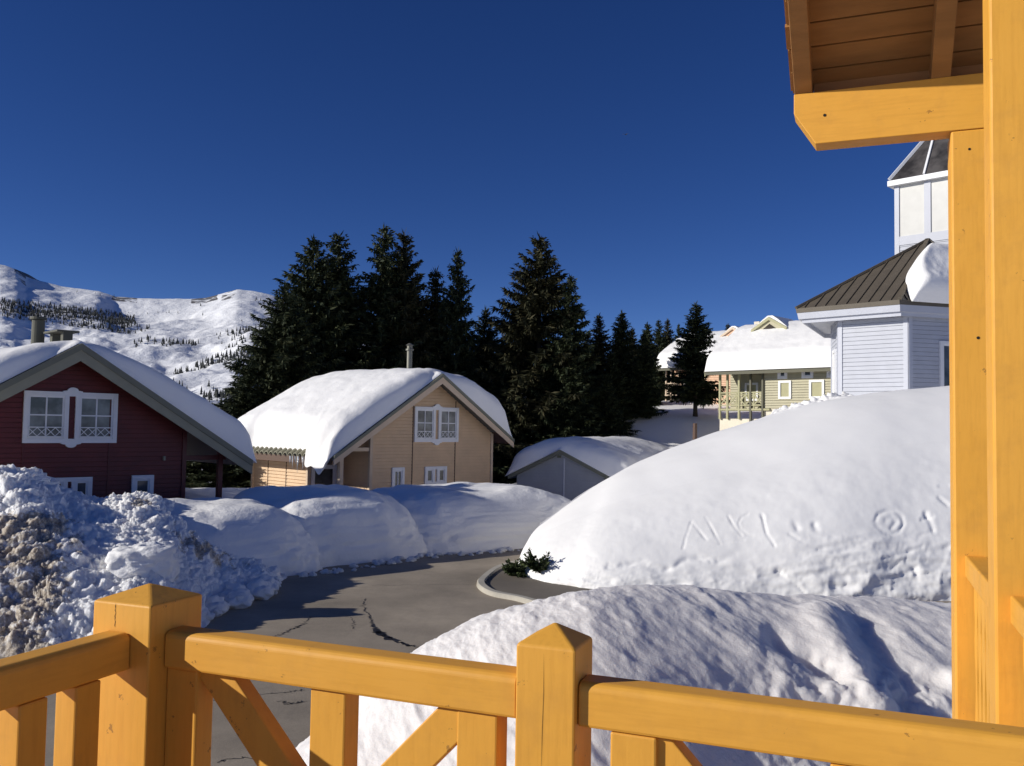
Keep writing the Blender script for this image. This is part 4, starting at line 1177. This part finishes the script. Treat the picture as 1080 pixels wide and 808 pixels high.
    m = MB(); m.prism([(yc - .55, zb - .70), (yc, zb - .32), (yc + .55, zb - .70)], lambda q, t: (t, q[0], q[1]), xd - .012, xd - .002); m.build('dormer_opening', MT['dark'], d)
    for sg in (-1, 1):
        m = MB(); m.prism([(yc, zb + .10), (yc + sg * (hw + .2), zb + .10 - .6 * (hw + .2)), (yc + sg * (hw + .2), zb - .08 - .6 * (hw + .2)), (yc, zb - .10)], lambda q, t: (t, q[0], q[1]), xd - .14, xd - .02); m.build('dormer_trim', MT[trim], d)
    m = MB(); nn = 14
    sn = [(yc + hw * 1.3 * math.cos(a), zb - .72 + .98 * (1 - abs(math.cos(a)) ** 1.25)) for a in np.linspace(0.0, math.pi, nn)]
    m.prism(sn, lambda q, t: (t, q[0], q[1]), xd + .05, 0.6); m.build('dormer_snow', MT['roofsnow'], d, smooth=False)
    if not detail:
        window(r, left(c(xw)), -2.6, -1.9, -2.2, -1.0, label='small white window in the lower storey')
    c_ = MB(); c_.box(1.0, 1.5, -6.2, -5.7, za - .6, za + 1.25); c_.build('chimney', MT['plinth'], r)
    return r
def lodge_loc(px, py, Y, ridge=4.6):
    p = at(px, py, Y); return (p[0] + ridge * math.cos(T45), p[1] + ridge * math.sin(T45))
lx = lodge_loc(752, 392, 54)
lodge('chalet', (lx[0], lx[1], 5.50), 'olive green clapboard chalet with crossed balcony railing, behind the snow hill', 'green', 'greentrim', 'olived', 47, 0.55, -11.5, 0.85)
lx = lodge_loc(697, 389, 76)
lodge('chalet', (lx[0], lx[1], 7.15), 'far peach chalet with shaded balcony, half hidden behind the lone spruce', 'peach', 'creamtrim', 'brownwood', 53, 0.55, -13.0, 1.0, detail=False)

# wooden stump post on the slope
s = MB(); p = at(733, 458, 50); s.cyl((0, 0, -.3), (0, 0, .62), .13, .12, 10); o = s.build('wooden_post', MT['brownwood']); o.location = (p[0], p[1], p[2]); tag(o, 'short dark wooden post on the snowy slope behind the garage', 'post')

# ----------------------------------------------------------------- lavender building with tower
def lavender():
    e1 = np.array([.7071, -.7071]); n = np.array([-.7071, -.7071]); mid = np.array([14.29, 35.02])
    w1, w2 = mid - 1.39 * e1, mid + 1.39 * e1
    w3 = w2 + 4.2 * np.array([.966, .259]); w0 = w1 + 3.0 * np.array([.259, .966])
    walls = [w0, w1, w2, w3, np.array([21.3, 38.2]), np.array([19.0, 41.8]), np.array([15.6, 41.8])]
    org = np.array([17.48, 37.07]); r = empty('building', (*org, 0), 0, 'pale lavender clapboard building with brown metal roof and glazed tower, behind the snow hill', 'building')
    z0, z1 = 3.6, EYE + 4.64
    w = MB(); W = [p - org for p in walls]; N = len(W)
    for i in range(N):
        a, b = W[i], W[(i + 1) % N]; d = b - a; L = np.linalg.norm(d); d = d / L; nn = np.array([d[1], -d[0]])
        clap(w, [(0, z0), (L, z0), (L, z1), (0, z1)], lambda u, z, o_, a=a, d=d, nn=nn: (*(a + d * u + nn * o_), z), board=.17, gap=.015, lip=.015)
    w.build('wall', MT['blue'], r)
    for i in range(N):
        t = MB(); a = W[i]; dp = W[i - 1] - a; dn = W[(i + 1) % N] - a
        for d in (dp, dn):
            d = d / np.linalg.norm(d); nn = np.array([d[1], -d[0]])
            if nn @ (a) < 0: nn = -nn
            q = [a + nn * .03, a + d * .16 + nn * .03, a + d * .16 + nn * .055, a + nn * .055]
            q = [a - nn * .02, a + d * .17 - nn * .02, a + d * .17 + nn * .045, a + nn * .045]
            t.prism([tuple(p) for p in q], lambda p, z: (p[0], p[1], z), z0, z1 - .02)
        t.build('corner_board', MT['bluetrim'], r)
    # windows: tall one on the narrow left face, one on the right face
    def face(i):
        a, b = W[i], W[(i + 1) % N]; d = (b - a) / np.linalg.norm(b - a); nn = np.array([d[1], -d[0]])
        return lambda u, z, o_: (*(a + d * u + nn * o_), z)
    window(r, face(0), 1.1, 2.2, EYE + 1.35, EYE + 3.45, shutter=MT['whitewall'], label='tall narrow white window')
    window(r, face(2), 1.42, 2.7, EYE + 1.5, EYE + 3.6, mull=False, label='white framed dark window')
    # eave polygon and roof
    E1 = np.array([13.795, 34.525]) - 2.84 * e1; E2 = np.array([13.795, 34.525]) + 1.352 * e1
    E3 = E2 + 5.4 * np.array([.966, .259])
    pol = [E1, E2, E3, np.array([22.6, 39.2]), np.array([19.6, 42.9]), np.array([14.8, 42.4])]
    Pp = [p - org for p in pol]; ze = EYE + 5.05; zap = EYE + 8.14
    # widen: inner soffit + two step fascia
    cen = np.array([0.0, 0.0])
    def ring(s, z): return [(*(p * s), z) for p in Pp]
    m = len(Pp)
    def band(mb, A, B):
        mb.add(A + B, [(i, (i + 1) % len(A), len(A) + (i + 1) % len(A), len(A) + i) for i in range(len(A))])
    f = MB(); band(f, ring(1.0, ze - .16), ring(.99, ze - .42)); band(f, ring(.99, ze - .42), ring(.965, ze - .42)); band(f, ring(.965, ze - .42), ring(.96, ze - .58)); band(f, ring(.96, ze - .58), ring(.95, ze - .58)); band(f, ring(.95, ze - .58), ring(.95, ze - .40)); f.build('fascia', MT['bluetrim'], r)
    f = MB(); f.add(ring(.955, ze - .405), [tuple(range(m))]); f.build('soffit', MT['blue'], r)
    f = MB(); band(f, ring(1.005, ze - .16), ring(1.01, ze + .02)); band(f, ring(1.005, ze - .16), ring(.98, ze - .162)); f.build('roof_edge', MT['roofdark'], r)
    rf = MB(); A = ring(1.01, ze + .02); rf.add(A + [(0, 0, zap)], [(i, (i + 1) % m, m) for i in range(m)]); ro = rf.build('roof', MT['roof'], r)
    # standing seams run up each slope, clipped at the hips
    sm = MB(); hp = MB()
    for i in range(m):
        a, b = Vector(A[i]), Vector(A[(i + 1) % m]); ap = Vector((0, 0, zap))
        e = (b - a); L = e.length; e.normalize(); nrm = e.cross(ap - a).normalized(); upv = nrm.cross(e).normalized()
        ta = (ap - a).dot(e); H = (ap - a).dot(upv); k = .38
        while k < L - .1:
            h = H * (k / ta) if k < ta else H * ((L - k) / (L - ta))
            if h > .25: sm.bar(a + e * k + nrm * .02, a + e * k + upv * (h - .06) + nrm * .02, .035, .05, nrm)
            k += .44
        hp.bar(a + (ap - a) * .0 + Vector((0, 0, .04)), ap + Vector((0, 0, .05)), .16, .09)
    sm.build('seam', MT['roof'], ro); hp.build('hip_cap', MT['roofdark'], ro)
    # snow lying on the right-hand slope
    a, b, c = Vector(A[1]), Vector(A[2]), Vector((0, 0, zap))
    nu, nv = 90, 70; P = []; nrm = (b - a).cross(c - a).normalized(); nrm = nrm if nrm.z > 0 else -nrm
    for i in range(nu):
        for j in range(nv):
            s, t = i / (nu - 1), j / (nv - 1)
            lo = a + (b - a) * (.10 + .9 * s); hi = c + (lo - c) * .26
            q = lo + (hi - lo) * t
            q = q + (a - b).normalized() * (0.55 * math.sin(t * math.pi) * (1 - s)) + (lo - hi).normalized() * .12 * (1 - t)
            P.append(q)
    P = np.array([tuple(q) for q in P]); S, T_ = np.meshgrid(np.linspace(0, 1, nu), np.linspace(0, 1, nv), indexing='ij'); S = S.ravel(); T_ = T_.ravel()
    def edge(d, rr): t = np.clip(d / rr, 0, 1); return (1 - (1 - t) ** 2.3) ** (1 / 2.3)
    ns = fbm(P * .8, 3, 77)
    e = edge(S, .11 * (1 + .5 * ns)) * edge(1 - S, .15) * edge(T_, .16 * (1 + .4 * ns)) * edge(1 - T_, .3)
    P = P + np.array(nrm) * (e * (.85 + .15 * ns) + .03)[:, None] + np.array([0, 0, 1.0]) * (e * 0.1)[:, None]
    so = grid_obj('roof_snow', P, nu, nv, MT['roofsnow'], r)
    if so.data.polygons[2000].normal.z < 0: so.data.flip_normals()
    so['label'] = 'lump of white snow sliding on the brown metal roof'
    # tower
    tz0, tz1 = EYE + 4, EYE + 11.25; Wd = 4.2
    c0 = np.array([17.42, 40.0]) - org
    q = [c0, c0 + e1 * Wd, c0 + e1 * Wd - n * Wd, c0 - n * Wd]
    cen = (q[0] + q[2]) / 2
    tw = MB(); tr = MB(); pn = MB()
    for i in range(4):
        a, b = q[i], q[(i + 1) % 4]; d = (b - a) / Wd; nn = np.array([d[1], -d[0]])
        if nn @ (a - cen) < 0: nn = -nn
        fn = lambda u, z, o_, a=a, d=d, nn=nn: (*(a + d * u + nn * o_), z)
        clap(tw, [(0, tz0), (Wd, tz0), (Wd, EYE + 8.6), (0, EYE + 8.6)], fn, board=.17, gap=.015, lip=.015)
        pn.prism([(0.0, EYE + 8.6), (Wd, EYE + 8.6), (Wd, tz1), (0.0, tz1)], lambda p, t, fn=fn: fn(p[0], p[1], t), -.05, 0.0)
        for u in np.linspace(0, Wd, 4):
            tr.prism([(max(-.04, u - .16), tz0), (min(Wd + .04, u + .16), tz0), (min(Wd + .04, u + .16), tz1), (max(-.04, u - .16), tz1)] if u in (0, Wd) else [(u - .14, EYE + 8.9), (u + .14, EYE + 8.9), (u + .14, tz1), (u - .14, tz1)], lambda p, t, fn=fn: fn(p[0], p[1], t), .002, .05)
        tr.prism([(.16, EYE + 8.5), (Wd - .16, EYE + 8.5), (Wd - .16, EYE + 8.9), (.16, EYE + 8.9)], lambda p, t, fn=fn: fn(p[0], p[1], t), .001, .046)
    tw.build('tower_wall', MT['blue'], r); tr.build('tower_trim', MT['bluetrim'], r); pn.build('tower_panel', MT['whitewall'], r)
    gz0, gz1 = tz1 + .26, tz1 + 4.1
    ev = MB(); Q = [(cen + (p - cen) * 1.13) for p in q]; Qi = [(cen + (p - cen) * .9) for p in q]
    ev.prism([tuple(p) for p in Q], lambda p, z: (p[0], p[1], z), tz1 + .0, tz1 + .24); ev.build('tower_eave', MT['white'], r)
    gl = MB(); ap = (*cen, gz1); rim = [(*(cen + (p - cen) * 1.10), gz0) for p in q]
    gl.add(rim + [ap], [(i, (i + 1) % 4, 4) for i in range(4)]); go = gl.build('tower_glass_roof', MT['glassroof'], r)
    mu = MB(); mi = MB()
    for i in range(4):
        a, b = Vector(rim[i]), Vector(rim[(i + 1) % 4]); A_ = Vector(ap)
        mu.bar(a + Vector((0, 0, .06)), A_ + Vector((0, 0, .08)), .13, .13)
        for t in (1 / 3, 2 / 3):
            s_ = a + (b - a) * t; nrm = (b - a).cross(A_ - a).normalized(); nrm = nrm if nrm.z > 0 else -nrm
            k_ = t if t < .5 else 1 - t
            en = s_ + (a + (A_ - a) * (2 * k_) - (a + (b - a) * k_) if False else (A_ - (a + b) / 2) * (2 * k_) * .98)
            mi.bar(s_ + nrm * .03, en + nrm * .03, .09, .08, nrm)
    mu.build('glazing_hip', MT['white'], go); mi.build('glazing_bar', MT['white'], go)
lavender()

# ----------------------------------------------------------------- the yellow railing (local axes: x along the front rail, y away)
RZ = R(-21.5)
K = (-0.8443, 2.1032)
DECK = 2.65; RT = EYE - .477
YB = dict(bevel=0.007, segs=2)
def railing():
    r = empty('balcony_railing', (*K, DECK), RZ, 'yellow painted wooden railing with pyramid capped posts across the foreground', 'railing')
    zt = RT - DECK; zb_ = zt - .083
    def post(x, y, h, cap, low=-.25):
        p = MB(); a = h / 2; e = cap[0]
        vs = [(x - a, y - a, low), (x + a, y - a, low), (x + a, y + a, low), (x - a, y + a, low), (x - a, y - a, e), (x + a, y - a, e), (x + a, y + a, e), (x - a, y + a, e), (x, y, cap[1])]
        p.add(vs, [(3, 2, 1, 0), (0, 1, 5, 4), (1, 2, 6, 5), (2, 3, 7, 6), (3, 0, 4, 7), (4, 5, 8), (5, 6, 8), (6, 7, 8), (7, 4, 8)])
        o = p.build('post', MT['yellow'], r, bevel=.004, segs=2)
        return o
    e0 = EYE - .415 - DECK
    po = post(0, 0, .168, (e0, EYE - .382 - DECK)); 
    s = MB(); s.box(-.0845, -.0835, -.086, -.0842, .0, .0); 
    # drying cracks in the post faces
    def split_line(o, x, y, z0, z1, seed, w=.0008):
        rng = random.Random(seed); m = MB(); n = 14; L = []; Rr = []
        for i in range(n):
            z = z0 + (z1 - z0) * i / (n - 1); k = w * (.3 + rng.random()) * (1 if 0 < i < n - 1 else .1); dx = rng.uniform(-.0015, .0015)
            L.append((x + dx - k, y, z)); Rr.append((x + dx + k, y, z))
        m.add(L + Rr, [(i, i + 1, n + i + 1, n + i) for i in range(n - 1)]); m.build('drying_crack', MT['hole'], o)
    split_line(po, -.017, -.0846, e0 - .055, e0 + .0, 1)
    pc = post(1.003, .010, .118, (EYE - .415 - DECK, EYE - .379 - DECK))
    split_line(pc, 1.000, -.0496, .2, e0 - .012, 2, .0005)
    pr = post(2.10, .010, .118, (EYE - .415 - DECK, EYE - .379 - DECK))
    pl = post(0, -1.30, .118, (EYE - .415 - DECK, EYE - .379 - DECK))
    def rail(x0, x1, yc, axis='x', name='handrail'):
        # rounded upper edges
        hw, h = .038, .083; rr = .016
        sec = [(-hw + .004, zb_), (hw - .004, zb_), (hw, zb_ + .004)]
        for a in np.linspace(0, math.pi / 2, 5): sec.append((hw - rr + rr * math.cos(a), zt - rr + rr * math.sin(a)))
        for a in np.linspace(math.pi / 2, math.pi, 5): sec.append((-hw + rr + rr * math.cos(a), zt - rr + rr * math.sin(a)))
        sec.append((-hw, zb_ + .004))
        m = MB()
        if axis == 'x': m.prism(sec, lambda p, t: (t, yc + p[0], p[1]), x0, x1)
        else: m.prism(sec, lambda p, t: (yc + p[0], t, p[1]), x0, x1)
        return m.build(name, MT['yellowh' if axis == 'x' else 'yellowd'], r, bevel=.0025, segs=1)
    rail(.0865, .9425, -.002); rail(1.0635, 2.039, .006); rail(-1.239, -.0865, -.006, 'y')
    # bottom rails
    for x0, x1 in ((.086, .942), (1.064, 2.039)):
        m = MB(); m.box(x0, x1, -.035, .035, .07, .145); m.build('bottom_rail', MT['yellowh'], r, bevel=.004)
    m = MB(); m.box(-.035, .035, -1.239, -.087, .07, .145); m.build('bottom_rail', MT['yellow'], r, bevel=.004)
    def picket(x, y, w=.086, axis='x'):
        m = MB()
        if axis == 'x': m.box(x - w / 2, x + w / 2, y - .028, y + .030, .146, zb_ - .001)
        else: m.box(x - .028, x + .03, y - w / 2, y + w / 2, .146, zb_ - .001)
        m.build('picket', MT['yellow'], r, bevel=.004)
    def brace(x0, z0, x1, z1, y, axis='x', th=.022):
        d = Vector((x1 - x0, z1 - z0)).normalized(); q = Vector((-d.y, d.x)) * .038
        poly = [(x0 - q.x, z0 - q.y), (x1 - q.x, z1 - q.y), (x1 + q.x, z1 + q.y), (x0 + q.x, z0 + q.y)]
        # cut the ends level at the rails
        P = clip_poly(clip_poly(poly, 1, .147, True), 1, zb_ - .002, False)
        m = MB()
        fn = (lambda p, t: (p[0], t, p[1])) if axis == 'x' else (lambda p, t: (t, p[0], p[1]))
        m.prism(P, fn, y - th, y + th); m.build('brace', MT['yellow'], r, bevel=.003)
    H = zb_ - .146
    def bay(a, b, first=None):
        mid = (a + b) / 2
        for x in (a + .062 if first is None else first, mid, b - .088): picket(x, 0)
        L = mid - a
        # a diagonal from each upper corner crossing behind the middle picket
        brace(a + .09, zb_ + .03, b - .10, zb_ + .03 - (b - a - .19) * 1.05, .0055, th=.0215)
        brace(b - .09, zb_ + .03, a + .10, zb_ + .03 - (b - a - .19) * 1.05, -.0045, th=.0205)
    bay(.084, .944, first=.128); bay(1.062, 2.04, first=1.168)
    for y in (-.196, -.330, -.464, -.598, -.732, -.866, -1.0, -1.134): picket(0, y, .066, 'y')
    # plug of a bolt on posts
    b = MB(); b.cyl((.962, -.0488, .52), (.962, -.0498, .52), .004, n=10)
    b.build('nail', MT['hole'], pc)
    return r
railing()

# deck under the railing, on its own posts
def deck():
    r = empty('balcony', (*K, 0), RZ, 'yellow timber balcony floor under the foreground railing', 'balcony')
    y = -.10
    k = 0
    m = MB()
    for i in range(18):
        m.box(-.09, 2.3, -.11 - (i + 1) * .145 + .006, -.11 - i * .145, DECK - .034, DECK)
    m.box(-.10, 2.31, -.105, .10, DECK - .034, DECK); m.build('floor_boards', MT['rawwood'], r)
    m = MB(); m.box(-.12, 2.33, .101, .14, DECK - .26, DECK - .002); m.box(-.14, -.101, -2.75, .10, DECK - .26, DECK - .002); m.build('rim_joist', MT['yellow'], r)
    for x, y in ((0, 0), (2.1, 0), (0, -2.5), (2.1, -2.5)):
        m = MB(); m.box(x - .07, x + .07, y - .07, y + .07, -.3, DECK - .255); m.build('support_post', MT['yellow'], r)
deck()

# ----------------------------------------------------------------- yellow porch on the right
def porch():
    r = empty('porch', (*K, DECK), RZ, 'yellow timber porch with roof, posts and carved baluster boards at the right edge', 'porch')
    X = lambda v: v
    hp = .076; fx, fy = 1.977, 2.347; nx, ny = 2.006, 1.449
    bt, bb = EYE + 1.445 - DECK, EYE + 1.221 - DECK
    def post(x, y, z1, z0=0.0):
        m = MB(); m.box(x - hp, x + hp, y - hp, y + hp, z0 - .2, z1); return m.build('post', MT['yellow'], r, bevel=.008)
    pf = post(fx, fy, bb - .001)
    tpz = math.tan(R(30)); pn = post(nx, ny, bt + (fy - ny) * tpz - .17)
    # beam with a chamfered end
    b = MB(); x0, x1 = 1.295, 4.3
    b.prism([(x0, bt), (x0, bt - .085), (x0 + .088, bb), (x1, bb), (x1, bt)], lambda p, t: (p[0], t, p[1]), fy - hp - .003, fy - hp + .105); be = b.build('beam', MT['yellowh'], r, bevel=.003)
    for (hx, hz) in ((x0 + .125, bt - .105), (x0 + .75, bt - .20)):
        h = MB(); h.cyl((hx, fy - hp - .003, hz), (hx, fy - hp - .0045, hz), .0065, n=12); h.build('bolt_hole', MT['hole'], be)
    for z, rr in ((.72, .006), (1.48, .005)):
        h = MB(); h.cyl((fx + .015 if z < 1 else fx - .01, fy - hp, EYE - DECK + z - .72 + .38), (fx + .015 if z < 1 else fx - .01, fy - hp - .0015, EYE - DECK + z - .72 + .38), rr, n=12); h.build('bolt_hole', MT['hole'], pf)
    # roof rises towards the house (towards -y)
    y_e, y_r = fy + .06, fy - 1.35
    def zr(y): return bt + (fy - hp - y) * tpz
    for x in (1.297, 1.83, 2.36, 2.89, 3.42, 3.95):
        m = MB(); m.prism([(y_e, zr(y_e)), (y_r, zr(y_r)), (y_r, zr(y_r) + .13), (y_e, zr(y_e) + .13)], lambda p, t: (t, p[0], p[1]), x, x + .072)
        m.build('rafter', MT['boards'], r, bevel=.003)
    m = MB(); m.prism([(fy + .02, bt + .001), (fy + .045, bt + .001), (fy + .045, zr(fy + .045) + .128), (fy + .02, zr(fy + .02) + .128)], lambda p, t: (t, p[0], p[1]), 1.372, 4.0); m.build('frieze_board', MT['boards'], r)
    m = MB(); sl = Vector((0, -math.cos(R(30)), math.sin(R(30)))); up_ = Vector((0, math.sin(R(30)), math.cos(R(30))))
    start = Vector((0, y_e, zr(y_e) + .131)); n = 0; total = (y_e - y_r) / math.cos(R(30))
    while n * .118 < total:
        a = start + sl * (n * .118 + .004); c = start + sl * (n * .118 + .114)
        ov = 1.282 - .012 * ((n * 7) % 5) / 4
        vs = [(ov, *a[1:]), (4.1, *a[1:]), (4.1, *c[1:]), (ov, *c[1:])]
        up2 = up_ * .022
        m.add(vs + [(q[0], q[1] + up2[1], q[2] + up2[2]) for q in vs], [(0, 3, 2, 1), (4, 5, 6, 7), (0, 1, 5, 4), (1, 2, 6, 5), (2, 3, 7, 6), (3, 0, 4, 7)])
        n += 1
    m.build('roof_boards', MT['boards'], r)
    m = MB(); a = start + up_ * .024; c = start + sl * total + up_ * .024
    m.prism([(a.y, a.z), (c.y, c.z), (c.y, c.z + .03), (a.y, a.z + .03)], lambda p, t: (t, p[0], p[1]), 1.272, 4.12); m.build('roof_sheet', MT['rawwood'], r)
    # upper purlin carried by the near post
    m = MB(); zt = zr(ny) - .002; m.box(1.35, 4.1, ny - .05, ny + .05, zt - .16 - .03, zt - .03); m.build('purlin', MT['yellow'], r)
    # rails: far post -> near post, then on towards the house
    zt = RT - DECK
    for (xa, ya, yb_) in ((1.977, fy - hp - .001, ny + hp + .001), (2.009, ny - hp - .001, .55)):
        m = MB(); m.box(xa - .039, xa + .039, yb_, ya, zt - .083, zt); m.build('handrail', MT['yellowd'], r, bevel=.006)
        m = MB(); m.box(xa - .03, xa + .03, yb_, ya, .08, .15); m.build('bottom_rail', MT['yellow'], r, bevel=.004)
        y = ya - .03
        while y - .105 > yb_:
            # a flat baluster board sawn out with tapering slots
            m = MB(); h0, h1 = .151, zt - .084; w = .105
            def out(z):
                t = (z - h0) / (h1 - h0)
                return .018 * math.exp(-((t - .80) / .05) ** 2) + .030 * math.exp(-((t - .52) / .12) ** 2) + .018 * math.exp(-((t - .15) / .05) ** 2)
            zs = np.linspace(h0, h1, 40)
            poly = [(y - out(z), z) for z in zs] + [(y - w + out(z), z) for z in zs[::-1]]
            A_ = [(xa - .011, p[0], p[1]) for p in poly]; B_ = [(xa + .011, p[0], p[1]) for p in poly]; nn = len(zs); n2 = 2 * nn
            m.add(A_ + B_, [(i, i + 1, n2 - 2 - i, n2 - 1 - i) for i in range(nn - 1)] + [(n2 + i + 1, n2 + i, n2 + n2 - 1 - i, n2 + n2 - 2 - i) for i in range(nn - 1)] + [(i, (i + 1) % n2, n2 + (i + 1) % n2, n2 + i) for i in range(n2)])
            m.build('baluster_board', MT['yellow'], r)
            y -= .108
    # floor and legs
    m = MB(); m.box(1.84, 4.3, .2, fy + .12, -.05, 0); m.build('floor', MT['rawwood'], r)
    for x, y in ((fx, fy), (nx, ny), (4.1, fy), (4.1, .5)):
        m = MB(); m.box(x - .07, x + .07, y - .07, y + .07, -DECK - .3, -.21 if x < 3 else -.051); m.build('support_post', MT['yellow'], r)
    m = MB(); m.box(4.02, 4.17, fy - hp, fy + hp, 0, bb - .001); m.build('post', MT['yellow'], r, bevel=.008)
porch()

# ----------------------------------------------------------------- birds far up
def bird(px, py, Y, s, rz, label):
    m = MB()
    body = [(-.28, 0, 0), (-.12, .05, .03), (.12, .05, .02), (.30, 0, .03), (.12, -.05, .02), (-.12, -.05, .03), (0, 0, -.06), (0, 0, .08)]
    m.add(body, [(0, 1, 6), (1, 2, 6), (2, 3, 6), (3, 4, 6), (4, 5, 6), (5, 0, 6), (1, 0, 7), (2, 1, 7), (3, 2, 7), (4, 3, 7), (5, 4, 7), (0, 5, 7)])
    for sg in (-1, 1):
        w = [(.10, sg * .04, .03), (.02, sg * .35, .14), (-.08, sg * .62, .06), (-.14, sg * .36, .11), (-.10, sg * .04, .02)]
        m.add(w + [(x, y, z - .015) for x, y, z in w], [(0, 1, 3, 4), (1, 2, 3), (5, 9, 8, 6), (6, 8, 7), (0, 5, 6, 1), (1, 6, 7, 2), (2, 7, 8, 3), (3, 8, 9, 4)])
    o = m.build('bird', MT['bird']); o.location = at(px, py, Y); o.scale = (s, s, s); o.rotation_euler = (0.15, 0, rz)
    tag(o, label, 'bird')
bird(660, 142, 70, .55, 0.7, 'dark flying bird high in the blue sky, left of the yellow porch beam')
